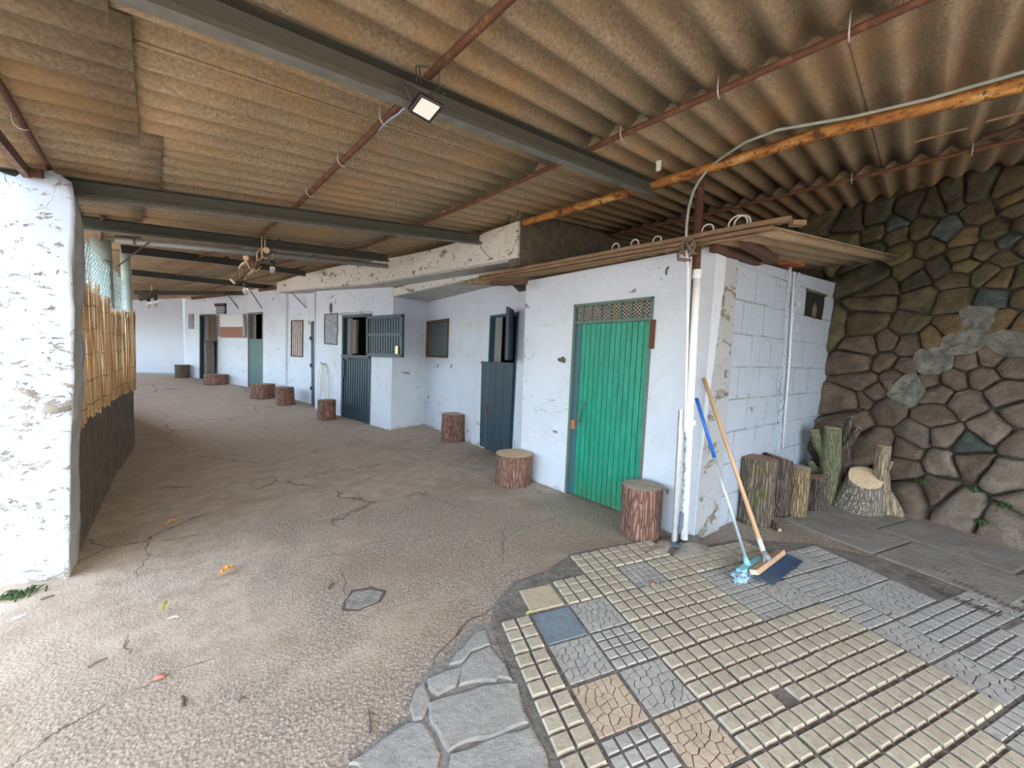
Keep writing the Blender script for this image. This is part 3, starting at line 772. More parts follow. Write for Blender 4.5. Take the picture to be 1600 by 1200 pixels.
c2([(560, 60), (690, 60), (840, 90), (570, 190), (760, 160), (980, 180), (1130, 170), (500, 310), (700, 360), (1020, 400), (530, 420), (660, 570), (840, 610), (820, 730), (860, 880), (1030, 870), (1230, 680), (560, 300), (620, 250)], 550, 6)
c2([(1220, 60), (1350, 40), (1500, 90), (1310, 150), (1460, 250), (1030, 260), (1200, 320), (1570, 400), (1560, 560), (900, 530), (1080, 530)], 550, 7)
c2([(1380, 480), (1480, 780), (1050, 690), (1160, 960), (1480, 1080), (1620, 960)], 550, 8)
c2([(1210, 590)], 550, 2)
c2([(860, 210), (1000, 60)], 550, 5)
pts = []; cls = []
for x, y, c in cells:
    u, z = SW.px(x, y); pts.append((u, z)); cls.append(c)
for k in range(900):        # beyond the frame and behind the shed: more of the same
    u, z = R.uniform(-5.0, 6.0), R.uniform(-.05, 4.1)
    sz = .30 if z > 1.5 else .40
    c = M3.transposed() @ (SW.at(u, z)-CAM)
    if c.z < -.1 and 1235 < 800-F*c.x/c.z < 1615 and 250 < 600+F*c.y/c.z < 870: sz = .62 if z < 1.5 else .42
    if all((u-p[0])**2+(z-p[1])**2 > sz**2 for p in pts): pts.append((u, z)); cls.append(R.choice((0, 4, 6, 0)) if z > 1.4 else R.choice((6, 7, 8)))
sm = [stone_mat('olive_brown_stone', (.075, .065, .032), (.165, .14, .075), (.11, .08, .045)), stone_mat('yellow_green_stone', (.10, .095, .035), (.20, .185, .075), (.09, .08, .04)), stone_mat('blue_green_stone', (.055, .068, .066), (.10, .125, .115), (.20, .23, .20)),
      stone_mat('ochre_stone', (.14, .095, .045), (.24, .165, .085), (.10, .08, .045)), stone_mat('dark_olive_stone', (.045, .045, .03), (.10, .09, .058)), stone_mat('pale_mortar_patch', (.13, .12, .10), (.32, .32, .29), (.10, .085, .065)),
      stone_mat('red_brown_stone', (.11, .078, .055), (.21, .155, .115), (.13, .11, .085)), stone_mat('grey_brown_stone', (.13, .10, .078), (.25, .195, .155), (.15, .13, .09)), stone_mat('pinkish_boulder', (.19, .145, .11), (.33, .265, .21), (.17, .145, .115))]
mb = MB()
polys = []
BX = (-5.4, -.15, 6.4, 4.3)
for i, p in enumerate(pts):
    poly = [(BX[0], BX[1]), (BX[2], BX[1]), (BX[2], BX[3]), (BX[0], BX[3])]
    near = sorted(range(len(pts)), key=lambda j: (pts[j][0]-p[0])**2+(pts[j][1]-p[1])**2)[1:22]
    for j in near:
        q = pts[j]; mx, my = (p[0]+q[0])/2, (p[1]+q[1])/2; nx, ny = q[0]-p[0], q[1]-p[1]; new = []
        for k in range(len(poly)):
            a, c = poly[k], poly[(k+1) % len(poly)]
            da = (a[0]-mx)*nx+(a[1]-my)*ny; dc = (c[0]-mx)*nx+(c[1]-my)*ny
            if da <= 0: new.append(a)
            if (da < 0 < dc) or (dc < 0 < da):
                t = da/(da-dc); new.append((a[0]+(c[0]-a[0])*t, a[1]+(c[1]-a[1])*t))
        poly = new
        if len(poly) < 3: break
    if len(poly) < 3: continue
    cx = sum(q[0] for q in poly)/len(poly); cy = sum(q[1] for q in poly)/len(poly)
    size = sum(math.hypot(q[0]-cx, q[1]-cy) for q in poly)/len(poly)
    # rounded, slightly wobbly outline
    out = []
    for rep in range(2):
        new = []
        for k in range(len(poly)):
            a, c = poly[k], poly[(k+1) % len(poly)]
            f = .10 if rep == 0 else .22
            new += [(a[0]+(c[0]-a[0])*f, a[1]+(c[1]-a[1])*f), (a[0]+(c[0]-a[0])*(1-f), a[1]+(c[1]-a[1])*(1-f))]
        poly = new
    dense = []
    for k in range(len(poly)):
        a, c = poly[k], poly[(k+1) % len(poly)]; dd = math.hypot(a[0]-c[0], a[1]-c[1]); m_ = max(1, int(dd/.05))
        for t in range(m_): dense.append((a[0]+(c[0]-a[0])*t/m_, a[1]+(c[1]-a[1])*t/m_))
    gap = R.uniform(.004, .012) if cls[i] != 5 else -.03; n = len(dense); bulge = size*R.uniform(.20, .36) if cls[i] != 5 else .02
    tx, tz = R.uniform(-.15, .15), R.uniform(-.25, .05)
    levels = ((1., -.25), (.985, .2), (.94, .55), (.84, .84), (.58, .96), (.28, 1.0))
    vs = []; fs = []
    for li, (f, hgt) in enumerate(levels):
        for q in dense:
            dx, dy = q[0]-cx, q[1]-cy; r = math.hypot(dx, dy); ff = f*max(.3, (r-gap)/r)
            u, z = cx+dx*ff, cy+dy*ff
            o = bulge*hgt+(dx*ff*tx+dy*ff*tz)*(hgt > .3)+.035*size/.2*noise.noise(V((u*6, z*6, i)))*(hgt > .1)
            u += .012*noise.noise(V((u*11, z*11, 3+i))); z += .012*noise.noise(V((u*11, z*11, 9+i)))
            if cls[i] == 5: o = .035+.03*noise.noise(V((u*14, z*14, 1)))+.02*noise.noise(V((u*40, z*40, 1)))
            vs.append(SW.at(u, z, o-.10))
    vs.append(SW.at(cx, cy, (bulge if cls[i] != 5 else .04)-.10)); nl = len(levels)
    rev = SW.t.cross(SW.v).dot(SW.n) < 0
    for li in range(nl-1):
        for k in range(n):
            a, c = li*n+k, li*n+(k+1) % n; fs.append((a, c, c+n, a+n))
    for k in range(n): fs.append(((nl-1)*n+k, (nl-1)*n+(k+1) % n, nl*n))
    if rev: fs = [f[::-1] for f in fs]
    mb.add(vs, fs, cls[i])
struct(mb.build('wall_stone', sm, smooth=True))
mb = MB()
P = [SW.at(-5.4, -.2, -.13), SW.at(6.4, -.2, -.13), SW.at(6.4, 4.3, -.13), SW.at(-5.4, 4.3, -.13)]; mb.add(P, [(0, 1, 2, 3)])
struct(mb.build('wall_stone', stone_mat('dark_joint_mortar', (.055, .045, .032), (.12, .10, .075), (.22, .21, .19))))  # mortar backing behind the stones, dark grey-brown with paler patches
# closes the space above the shed, behind
mb = MB(); p = SW.at(-5.4, 0); 
mb.add([(5.6, 8.0, 0), (9, 8.0, 0), (9, 8.0, 4.2), (5.6, 8.0, 4.2)], [(0, 1, 2, 3)]); mb.add([(4.4, 7.3, 0), (9.0, 9.0, 0), (9, 9, 4.2), (4.4, 7.3, 4.2)], [(0, 1, 2, 3)])
struct(mb.build('wall_rear', M['darkconc']))
# moss tufts in the lower joints of the stone wall
for k, (x, y, l) in enumerate(((1440, 752, 'above the lowest boulders'), (1522, 765, 'under the big pale boulder'), (1565, 788, 'in the joint at the right edge of the picture'), (1530, 815, 'beside its bottom gap'), (1425, 785, 'left of the wide bottom boulder'))):
    u, z = SW.px(x, y); c = SW.at(u, z, .0); mb = MB()
    for q in range(26):
        d = V((R.gauss(0, .05), R.gauss(0, .05), R.gauss(0, .022))); mb.blob(c+d*.4-SW.n*.01, R.uniform(.008, .015), seg=6, rings=4, jit=.3, seed=q)
    tag(mb.build('moss_tuft', M['moss'], origin=c, smooth=True), 'green moss on the stone wall, '+l, 'moss')
# ================================================================== ROOF
def bend(v): return -.28*max(0, v-6)
def tilt(v): return .27*min(1, max(0, (v-3.9)/3.6))
def rp(u, v, dz=0):
    x = u+bend(v); y = v+tilt(v)*(u+.45); return V((x, y, rz(x, y)+dz))
PIT = .165
rows = [(-.80, .0), (-.10, 2.22), (2.12, 4.75), (4.65, 7.6)]
v_end = 17.6
for ri, (u0, u1) in enumerate(rows):
    mb = MB(); v = (-3.87, -3.87, -4.86, -5.85)[ri]+.07*ri; k = 0  # unseen rows extended behind the camera to cut the near light
    while v < v_end:
        w = PIT*6.45; ns = 52; dz = (.0, .022, .044, .066)[ri]+R.uniform(-.004, .004)+(k % 2)*.010
        a0 = u0+R.uniform(-.03, .03)+((.18 if 3.2 < v < 5 else -1.3 if v <= 2.7 else 0) if ri == 0 else 0); a1 = u1+R.uniform(-.035, .035)  # unseen left overhang added in front to dim the left ground
        if ri == 0: a1 += (.07 if k % 3 == 1 else -.05)
        nu = 5; vs = []
        for i in range(nu+1):
            u = a0+(a1-a0)*i/nu
            for j in range(ns+1):
                vv = v+w*j/ns; ph = 2*PI*(vv+.9)/PIT+ri*.2
                vs.append(rp(u, vv, dz+.035*math.cos(ph)+.03))
        fs = [(i*(ns+1)+j, i*(ns+1)+j+1, (i+1)*(ns+1)+j+1, (i+1)*(ns+1)+j) for i in range(nu) for j in range(ns)]
        mb.add(vs, fs); v += PIT*6; k += 1
    struct(mb.build('ceiling', M['roof'], smooth=True, solid=.007))
# purlin rods (along the building)
def rod(label, pts, r, seed, hooks=(), group=None, name='purlin_rod', mat='rust'):
    o = thing(name, label, 'rod', pts[0], group); mb = MB(); Q = []
    for a, c in zip(pts, pts[1:]):
        k = max(1, int((c-a).length/.4)); Q += [a.lerp(c, i/k) for i in range(k)]
    Q.append(pts[-1])
    Q = [q+V((0, 0, .008*noise.noise(q*2+V((seed, 0, 0))))) for q in Q]
    mb.tube(Q, r, 8); mb.build('rod', M[mat], o, smooth=True)
    for h in hooks:
        h = V(h); t = (pts[-1]-pts[0]).normalized(); s = t.cross(V((0, 0, 1))).normalized()*(-1); hb = MB()
        path = [h+s*(r*1.9)+V((0, 0, .07)), h+s*(r*1.9)]+[h+s*(math.cos(a)*r*1.9)+V((0, 0, -math.sin(a)*r*1.9)) for a in (.5, 1.1, 1.7, 2.3)]
        hb.tube(path, .0035, 5); hb.build('hook', M['hook'], o, smooth=True)
    return o
D = .03
def rodline(xu, vs): return [rp(xu, v, -.02) for v in vs]
rod('slim rusty purlin rod nearest the open side, ending over the pillar', rodline(-.44, (.4, 2, 4, 5.5)), .016, 1, [rp(-.44, 2.35, -.02), rp(-.44, 3.1, -.02)])
rod('rusty purlin rod that passes behind the floodlight', [rp(.93, v, -.02) for v in (-.6, 1, 2, 4, 6, 9)], .017, 2, [rp(.93, v, -.02) for v in (2.02, 2.65, 3.35)])
rod('rusty purlin rod midway between floodlight and orange pipe', [rp(2.14, v, -.02) for v in (-.8, 1, 3, 5, 7, 9)], .017, 3, [rp(2.14, v, -.02) for v in (.28, .78, 1.33, 1.75)])
rod('dark rusty purlin rod beyond the orange pipe, above the shed roof', [rp(4.68, v, -.0) for v in (-1.2, .5, 2, 5)], .02, 4, [rp(4.68, v, 0) for v in (-.2, .5)])
for k, (a, c, l) in enumerate((((356, 402), (212, 452), 'rusty rod over the far wing, nearest the hanging log'), ((477, 417), (300, 458), 'rusty rod over the far wing wall door'), ((155, 385), (160, 340), 'short rusty rod end above the reed screen'))):
    rod(l, [rf(*a, .04), rf(*c, .04)], .02, 8+k)
# cross beams
def beam(label, a, c, h=.10, w=.05, drop=.035, seg=10, cat='beam'):
    o = thing('roof_beam', label, cat, a); t = (c-a).normalized(); s = V((0, 1, 0)); k = seg
    P = []
    for i in range(k+1):
        p = a.lerp(c, i/k); P.append(V((p.x, p.y, rz(p.x, p.y)-drop)))
    wb = MB(); fb = MB()
    for p, q in zip(P, P[1:]):
        wb.bar(p-V((0, 0, h/2)), q-V((0, 0, h/2)), .006, h)
        wb.bar(p-V((0, w/2, .003)), q-V((0, w/2, .003)), w, .006)
        fb.bar(p-V((0, w/2, h)), q-V((0, w/2, h)), w, .006); wb.bar(p-V((0, w, h-.01)), q-V((0, w, h-.01)), .005, .022)
    wb.build('web', M['beam'], o); fb.build('flange', M['flange'], o)
    return o
def bpx(a, c, e=.17): return rf(*a, e), rf(*c, e)
b1 = beam('grey steel roof beam closest to the viewer, carrying the floodlight', V((-.7, 1.66, 0)), V((3.05, 1.60, 0)), .12, .055)
b2 = beam('grey steel roof beam resting over the white pillar', V((-.75, 3.88, 0)), V((2.95, 3.72, 0)), .12, .055)
a, c = bpx((130, 362), (606, 412)); b3 = beam('grey steel roof beam just above the slanting grey tube', V((a.x-.2, a.y, 0)), c, .11, .05)
for (p, q, l) in (((190, 398), (477, 433), 'dark steel roof beam behind the hanging log'), ((206, 432), (438, 455), 'dark steel roof beam over the far wing, last but one'), ((210, 462), (400, 462), 'dark steel roof beam closest to the back wall')):
    a, c = bpx(p, q, .16); beam(l, a, c, .11, .05)
# rusted short edge beams on the far wing
for (p, q, l) in (((476, 444), (405, 453), 'short rusty edge beam over the barred window'), ((300, 466), (352, 460), 'short rusty edge beam over the louvred vent')):
    a, c = rf(*p, .14), rf(*q, .14); mb = MB(); mb.bar(a, c, .05, .08); tag(mb.build('edge_beam', M['rust'], origin=a), l, 'beam')
# tube brace
a = depth(180, 374, 6.5); c = rf(606, 416, .20)
o = thing('brace_tube', 'long grey round tube hung under the third beam, from green post to upper wall', 'tube', a)
mb = MB(); mb.tube([a, c], .035, 14); mb.build('tube', M['galv'], o, smooth=True)
mb = MB(); e = a.lerp(c, .05); mb.tube([a.lerp(c, .045), a.lerp(c, .055)], .039, 14); mb.build('joint', M['galv'], o, smooth=True)
# orange pipe under the roof
yz = lambda x, y: pl(x, y, (0, 0, 2.96), (0, 0, 1))
o = thing('orange_pipe', 'long rusty pipe with flaking orange and yellow paint under the roof', 'pipe', yz(730, 375))
mb = MB(); P = [yz(728, 375), yz(1092, 268), yz(1300, 203), yz(1640, 122)]
Q = []
for a, c in zip(P, P[1:]):
    for i in range(6): Q.append(a.lerp(c, i/6))
Q.append(P[-1]); mb.tube(Q, .038, 12); mb.build('pipe', [M['orange']], o, smooth=True)
# rusty post at the shed corner
o = thing('corner_post', 'brown rusty post on the shed corner holding the orange pipe', 'post', (3.2, 1.13, 0))
p0 = pl(1077, 700, (3.19, 1.12, 0), (.6, .8, 0)); p1 = pl(1094, 285, (3.19, 1.12, 0), (.6, .8, 0))
mb = MB(); mb.tube([V((p0.x, p0.y, 0)).lerp(p1, 0), p1], .030, 10); mb.build('tube', M['rust'], o, smooth=True)
pq = lambda x, y, d=.0: pl(x, y, (3.15-d, 1.05-d, 0), (.6, .8, 0))
# white drain pipe and its neighbours on the corner
o = thing('drain_pipe', 'white painted pipe standing on the shed corner', 'pipe', pq(1068, 840))
mb = MB(); mb.tube([pq(1069, 842), pq(1078, 640), pq(1084, 520), pq(1090, 424)], .028, 14); mb.build('pipe', M['pvc'], o, smooth=True)
mb = MB(); mb.tube([pq(1079, 656), pq(1080, 664)], .036, 12); mb.build('clamp', M['conduit'], o, smooth=True)
mb = MB(); mb.tube([pq(1088, 436), pq(1090, 422)], .032, 12, False); mb.build('rim', M['conduit'], o, smooth=True)
mb = MB(); mb.tube([pq(1072, 390), pq(1075, 420), pq(1074, 520), pq(1070, 675)], .011, 8)
tag(mb.build('conduit', M['conduit'], origin=pq(1070, 675), smooth=True), 'thin white conduit running up the shed corner left of the pipe', 'conduit')
mb = MB(); a, c = pq(1063, 640, -.01), pq(1052, 845, -.01); mb.bar(a, c, .022, .02); mb.bar(a+V((.012, -.012, 0)), c+V((.012, -.012, 0)), .004, .02)
tag(mb.build('metal_rail', M['alu'], origin=c), 'grey aluminium rail leaning on the shed corner, left of the white pipe', 'rail')
mb = MB(); a, c = pq(1072, 682, 0), pq(1066, 800, 0); mb.bar(a, c, .035, .012)
tag(mb.build('painted_board', worn('flaking_green_white_paint', (.52, .60, .60), (.30, .33, .30), .52, .8, 22, fine=40), origin=c), 'narrow flaking pale green board tied beside the white pipe', 'board')
mb = MB(); a, c, d = pq(1066, 800, .0), pq(1064, 822, .0), fl(1052, 848, .02); mb.tube([a, c, d], .020, 6); mb.bar(d, d+V((-.03, -.05, 0)), .035, .02)
tag(mb.build('metal_spout', M['steelblue'], origin=d), 'blue grey metal spout at the foot of the shed corner', 'spout')
# concrete lump at the base of the corner
c = fl(1085, 868); mb = MB(); mb.blob(c+V((.10, .10, -.05)), (.24, .20, .10), seg=20, rings=10, jit=.25)
struct(mb.build('floor', M['slabg'], smooth=True))
c = fl(1020, 860); mb = MB(); mb.blob(c+V((.02, .0, -.05)), (.35, .12, .07), seg=20, rings=10, jit=.3)
struct(mb.build('floor', M['floor'], smooth=True))
# grey cable
cp = [yz(1640, 98), yz(1600, 112), yz(1450, 155), yz(1330, 183), yz(1215, 203), yz(1165, 222), yz(1130, 245), yz(1108, 262)]
cp += [pq(1092, 283), pq(1083, 300), pq(1076, 325), pq(1073, 350), pq(1072, 378)]
mb = MB(); mb.tube(cp, .0095, 8); tag(mb.build('cable', M['cable'], origin=cp[-1], smooth=True), 'thick grey green cable running along the orange pipe and down to the shed corner', 'cable')
# knot of cord around post
mb = MB(); c = pq(1075, 385)
for k in range(7):
    r = R.uniform(.03, .06); ax = V((R.uniform(-1, 1), R.uniform(-1, 1), R.uniform(-.4, .4))).normalized(); s = ax.cross(V((0, 0, 1))).normalized(); w = ax.cross(s); o_ = V((R.gauss(0, .015), R.gauss(0, .015), R.gauss(0, .015)))
    mb.tube([c+o_+s*(math.cos(t)*r)+w*(math.sin(t)*r) for t in [2*PI*q/12 for q in range(13)]], .009, 6)
mb.tube([pq(1068, 388), pq(1060, 398), pq(1060, 405), pq(1078, 407)], .014, 8)
tag(mb.build('cord_knot', plain('dirty_brown_cord', (.16, .12, .09), .95, scale=70), origin=c, smooth=True), 'tangled brown cord knotted round the post above the shed roof edge', 'cord')
# ================================================================== SHED ROOF (lean-to)
ex = lambda x, y: atx(x, y, 3.0)
e0 = ex(750, 436); e1 = ex(1236, 349)
o = thing('shed_roof', 'low corrugated shed roof with a brown timber front edge over the green door', 'roof', ex(1060, 380))
mb = MB(); dirv = (e1-e0)
for k, (dz, dx, hh, ww) in enumerate(((.028, 0, .03, .05), (-.006, .012, .026, .045), (-.032, .02, .014, .03))):
    a = e0+V((dx, k*-.05, dz)); c = e0+dirv*(1-.03*k)+V((dx, 0, dz)); Q = [a.lerp(c, i/14) for i in range(15)]
    Q = [q+V((0, 0, .006*noise.noise(q*3+V((k*7, 0, 0))))) for q in Q]
    for p, q in zip(Q, Q[1:]): mb.bar(p, q, ww, hh)
mb.bar(e1, e1+V((.05, -.06, -.002)), .05, .03)
mb.build('edge_board', M['timber'], o)
def shed_z(x, y): return e0.z+.02+(x-3.0)*.085+(e1.z-e0.z)*((y-e0.y)/(e1.y-e0.y))
for k in range(5):
    mb = MB(); ya = e1.y+.16-.02*k if 0 else e1.y+.12+k*.69; yb = ya+.78; ns = 34; vs = []; nu = 4
    x1 = 5.75 if k < 1 else 5.95
    for i in range(nu+1):
        x = 3.03+(x1-3.03)*i/nu
        for j in range(ns+1):
            y = ya+(yb-ya)*j/ns-(x-3.03)*.215
            vs.append((x, y, shed_z(x, ya+(yb-ya)*j/ns)+.022*math.cos(2*PI*(y+(x-3.03)*.215)/.15)+.006*(k % 2)-.015))
    mb.add(vs, [(i*(ns+1)+j, i*(ns+1)+j+1, (i+1)*(ns+1)+j+1, (i+1)*(ns+1)+j) for i in range(nu) for j in range(ns)])
    mb.build('roof_sheet', M['roof'], o, smooth=True, solid=.007)
mb = MB(); a = atx(768, 443, 3.02); c = atx(822, 441, 3.02)+V((.0, 0, .0)); mb.bar(a, c, .05, .045); mb.build('end_beam', M['timber_dk'], o)
mb = MB(); a = BW.at(.08, 2.42, .22); c = BW.at(.95, 2.45, .10); mb.bar(a, c, .06, .07); a = BW.at(-.08, 2.38, .06); mb.bar(a, BW.at(.8, 2.42, .02), .05, .05); mb.build('support_beam', M['timber_dk'], o)
for k, (x, y, r) in enumerate(((962, 385, .035), (992, 379, .035), (1027, 374, .035), (1106, 357, .04), (1153, 348, .06), (1160, 346, .05))):
    c = ex(x, y); mb = MB(); mb.tube([c+V((0, math.cos(t)*r, math.sin(t)*r*1.0-.01)) for t in [PI*q/10-.2 for q in range(13)]], .006, 6); 
    tag(mb.build('cable_loop', M['wirepale'], origin=c, smooth=True), 'pale wire loop sticking up from the shed roof edge, %s' % ('first', 'second', 'third', 'right of the post', 'large outer one', 'large inner one')[k]+' from the left' if k < 3 else 'pale wire loop on the shed roof edge, '+('', '', '', 'just right of the post', 'the large outer arch', 'the large inner arch')[k], 'wire')
# brick on the block wall
u, z = BW.px(1240, 410); mb = MB(); BW.box(mb, u-.12, u+.12, z-.03, z+.03, -.1, .06)
tag(mb.build('clay_brick', M['brick'], origin=BW.at(u, z), bev=.008), 'broken orange clay brick on top of the block wall', 'brick')
# mortar seam, conduit and streaks on the block wall
uu, zz = BW.px(1237, 425); u2, z2 = BW.px(1219, 700); mb = MB()
mb.tube([BW.at(uu, zz, .02), BW.at((uu+u2)/2+.03, (zz+z2)/2, .02), BW.at(u2, max(.02, z2), .02)], .012, 8)
tag(mb.build('conduit', M['conduit'], origin=BW.at(u2, z2), smooth=True), 'thin white conduit running down the middle of the block wall', 'conduit')
mb = MB()
for k in range(34):
    t = k/33; u = uu+(u2-uu)*t; z = zz+(z2-zz)*t; 
    for q in range(2): mb.blob(BW.at(u-.05-R.uniform(0, .07)+.02*q, z+R.uniform(-.03, .03), .005), (R.uniform(.012, .03), .018, R.uniform(.02, .06)), seg=7, rings=5, jit=.3, seed=k)
for k in range(16): mb.blob(BW.at(uu+R.uniform(.03, .28), zz-R.uniform(.0, .62), .0), (R.uniform(.015, .04), .018, R.uniform(.03, .08)), seg=7, rings=5, jit=.3, seed=k)
struct(mb.build('wall_block', M['white_block'], smooth=True))
# ================================================================== DOORS AND WINDOWS
def planks(w, mb, s0, s1, z0, z1, n, o, th=.014, gap=.006, mi=0, prof=True):
    st = (s1-s0)/n
    w.box(mb, s0, s1, z0, z1, o-.01, o, mi)
    for i in range(n):
        w.box(mb, s0+i*st+gap/2, s0+(i+1)*st-gap/2, z0+.003, z1-.003, o, o+th, mi)
def frame(w, mb, s0, s1, z0, z1, t, o0, o1, bottom=True):
    w.box(mb, s0, s0+t, z0, z1, o0, o1); w.box(mb, s1-t, s1, z0, z1, o0, o1); w.box(mb, s0, s1, z1-t, z1, o0, o1)
    if bottom: w.box(mb, s0, s1, z0, z0+t, o0, o1)
def sdoor(name, w, u, z):
    o = bpy.data.objects.new(name, None); C.objects.link(o); o.location = w.at(u, z); o['kind'] = 'structure'; return o
# green door (s runs away from the corner: s1 = left side in the picture)
s0, s1, _, zt = gd; zb = .015
o = sdoor('door_1', G, (s0+s1)/2, 0)
vz = G.px(898, 504)[1]; vz = (vz+G.px(1016, 497)[1])/2
mb = MB(); frame(G, mb, s0, s1, zb, zt, .028, -.05, .012, False); mb.build('door_frame', M['greenframe'], o)
mb = MB(); planks(G, mb, s0+.03, s1-.10, zb, vz-.02, 13, -.03, .012, .007); dpn = mb.build('door_panel', M['green'], o)
mb = MB(); G.box(mb, s1-.10, s1-.028, .95, vz-.02, -.035, -.012); G.box(mb, s1-.10, s1-.028, zb, .95, -.036, -.018); mb.build('lock_strip', [M['bluestrip']], o)
mb = MB(); G.box(mb, s0, s1, vz-.02, vz+.012, -.04, .006)
for i in range(1, 8): G.box(mb, s0+(s1-s0)*i/8-.008, s0+(s1-s0)*i/8+.008, vz, zt-.02, -.035, .0)
mb.build('vent_frame', M['greenframe'], o)
mb = MB(); dx = .038; dzz = .034; H_ = zt-vz; Wd = s1-s0
nn = int(Wd/dx)+1; kz = int(H_/dzz)+1
for i in range(nn):
    for j in range(kz):
        a = s0+i*dx; z = vz+j*dzz
        if a+dx > s1 or z+dzz > zt: continue
        for (p, q) in (((a, z+dzz/2), (a+dx/2, z)), ((a+dx/2, z), (a+dx, z+dzz/2)), ((a, z+dzz/2), (a+dx/2, z+dzz)), ((a+dx/2, z+dzz), (a+dx, z+dzz/2))):
            mb.bar(G.at(p[0], p[1], -.02), G.at(q[0], q[1], -.02), .005, .004, up=G.n)
mb.build('expanded_mesh', plain('pale_expanded_metal', (.50, .48, .42), .6), o)
mb = MB(); G.box(mb, s0, s1, vz-.02, zt, -.12, -.11); mb.build('backing', plain('brown_red_dark_backing', (.12, .05, .035), .9, scale=5, var=.6), o)
# (handle)
mb = MB(); a = G.px(912, 632); c = G.px(906, 655); mb.tube([G.at(a[0]-.03, a[1]+.02, -.01), G.at(a[0], a[1], .03), G.at(c[0], c[1], .035), G.at(c[0], c[1]-.04, .0)], .009, 8); G.box(mb, c[0]-.012, c[0]+.012, c[1]-.08, c[1]+.03, -.02, .0)
mb.build('handle', M['greenframe'], dpn, smooth=False)
mb = MB(); a = G.px(894, 660); G.box(mb, a[0]-.03, a[0]+.03, a[1]-.07, a[1]+.03, -.02, -.006); mb.build('rust_plate', plain('orange_rust_patch', (.42, .18, .10), .9), o)
mb = MB(); a = G.px(1018, 500); c = G.px(1013, 545); G.box(mb, s0-.03, s0+.012, c[1], a[1], .0, .02); mb.build('hinge', M['rust'], o)
mb = MB(); a = G.px(882, 562); mb.blob(G.at(a[0]+.03, a[1], .01), (.02, .05, .03), jit=.4); struct(mb.build('wall_right', M['darkconc'], smooth=True))
# recess window
o = sdoor('window_1', RW, rw[0], rw[2]); mb = MB(); frame(RW, mb, rw[0]-.02, rw[1]+.02, rw[2]-.02, rw[3]+.02, .045, -.06, .012); mb.build('window_frame', M['brownframe'], o)
mb = MB(); planks(RW, mb, rw[0]+.02, rw[1]-.02, rw[2]+.02, rw[3]-.02, 8, -.05, .012, .012); mb.build('shutter_panel', M['greysheet'], o)
# dark blue half door in the recess, leaf standing a little open
o = sdoor('door_2', RW, d2[1], 0)
mb = MB(); frame(RW, mb, d2[0]-.02, d2[1]+.02, -.02, d2[3]+.01, .03, -.08, .01, False); mb.build('door_frame', M['bluestrip'], o)
hb = RW.at(d2[0], 0, .03); la = fl(748, 697); zz = RW.px(803, 567)[1]
lw = W((hb.x, hb.y), (la.x, la.y), ((752, 567), (747, 697)))
mb = MB(); planks(lw, mb, 0, lw.L, .02, zz, 4, .0, .010, .008); lw.box(mb, 0, lw.L, zz-.05, zz, .0, .015); lf = mb.build('lower_leaf', M['teal'], o)
lz = lw.px(765, 630)[1]; mb = MB(); lw.box(mb, lw.L*.45, lw.L*.95, lz-.008, lz+.008, .008, .022); lw.box(mb, lw.L*.73, lw.L*.78, lz-.22, lz-.02, .008, .02); mb.build('bolt', M['brownframe'], lf)
# upper leaf swung out, seen nearly edge on
uw = W((hb.x, hb.y), tuple(atx(791, 560, 3.42).xy))
za = uw.px(791, 560)[1]; zc = uw.px(791, 478)[1]
mb = MB(); planks(uw, mb, 0.02, uw.L, za-.02, zc, 4, .0, .012, .01); uw.box(mb, uw.L-.03, uw.L, za-.02, zc, -.02, .02); mb.build('upper_leaf', M['teal'], o)
# stable door of the middle block
s0, s1, zb, zt = d3; o = sdoor('door_3', DW, (s0+s1)/2, 0)
zm = (DW.px(537, 556)[1]+DW.px(580, 557)[1])/2
mb = MB(); frame(DW, mb, s0-.02, s1+.03, 0, zt+.02, .05, -.08, .02, False); DW.box(mb, s0, s1, zm-.04, zm+.02, -.04, .05); mb.build('door_frame', M['tealdark'], o)
mb = MB(); planks(DW, mb, s0+.03, s1-.03, .03, zm-.02, 11, -.02, .014, .03); lf = mb.build('lower_leaf', M['teal'], o)
mb = MB(); DW.box(mb, s1-.25, s1-.03, zm-.06, zm-.03, .02, .05); DW.box(mb, s1-.06, s1+.03, zm-.45, zm-.1, .0, .02); mb.build('bolt', M['tealdark'], lf)
mb = MB(); DW.box(mb, s0+.75*(s1-s0), s1-.06, zm+.05, zt-.06, -.2, -.14); mb.build('inner_panel', M['greywood'], o)
# upper leaf opened flat to the right, standing past the corner
p0 = DW.at(s0, 0, .05); q0 = pl(630, 560, tuple(DW.at(0, 0, .16)), tuple((V(DW.n)*1.0+DW.t*(-.12))))
lw = W((p0.x, p0.y), (q0.x, q0.y)); za = (lw.px(575, 557)[1]+lw.px(630, 558)[1])/2; zc = (lw.px(575, 494)[1]+lw.px(630, 491)[1])/2
mb = MB(); frame(lw, mb, 0, lw.L, za, zc, .06, -.02, .03); zmid = (za+zc)/2+.02; lw.box(mb, 0, lw.L, zmid-.02, zmid+.03, -.01, .03); planks(lw, mb, .05, lw.L-.05, za+.04, zc-.04, 13, -.005, .012, .03)
lf = mb.build('upper_leaf', M['teal'], o)
mb = MB(); a = lw.px(623, 547); lw.box(mb, a[0]-.035, a[0]+.035, a[1]-.07, a[1]+.07, .03, .05); mb.build('padlock', M['brass'], lf)
# plaster hood above the stable door
mb = MB()
for k in range(8): mb.blob(DW.at(s0+(s1-s0)*k/7, zt+.045, .01), (.09, .05, .03), jit=.3, seed=k)
struct(mb.build('wall_middle', M['white'], smooth=True))
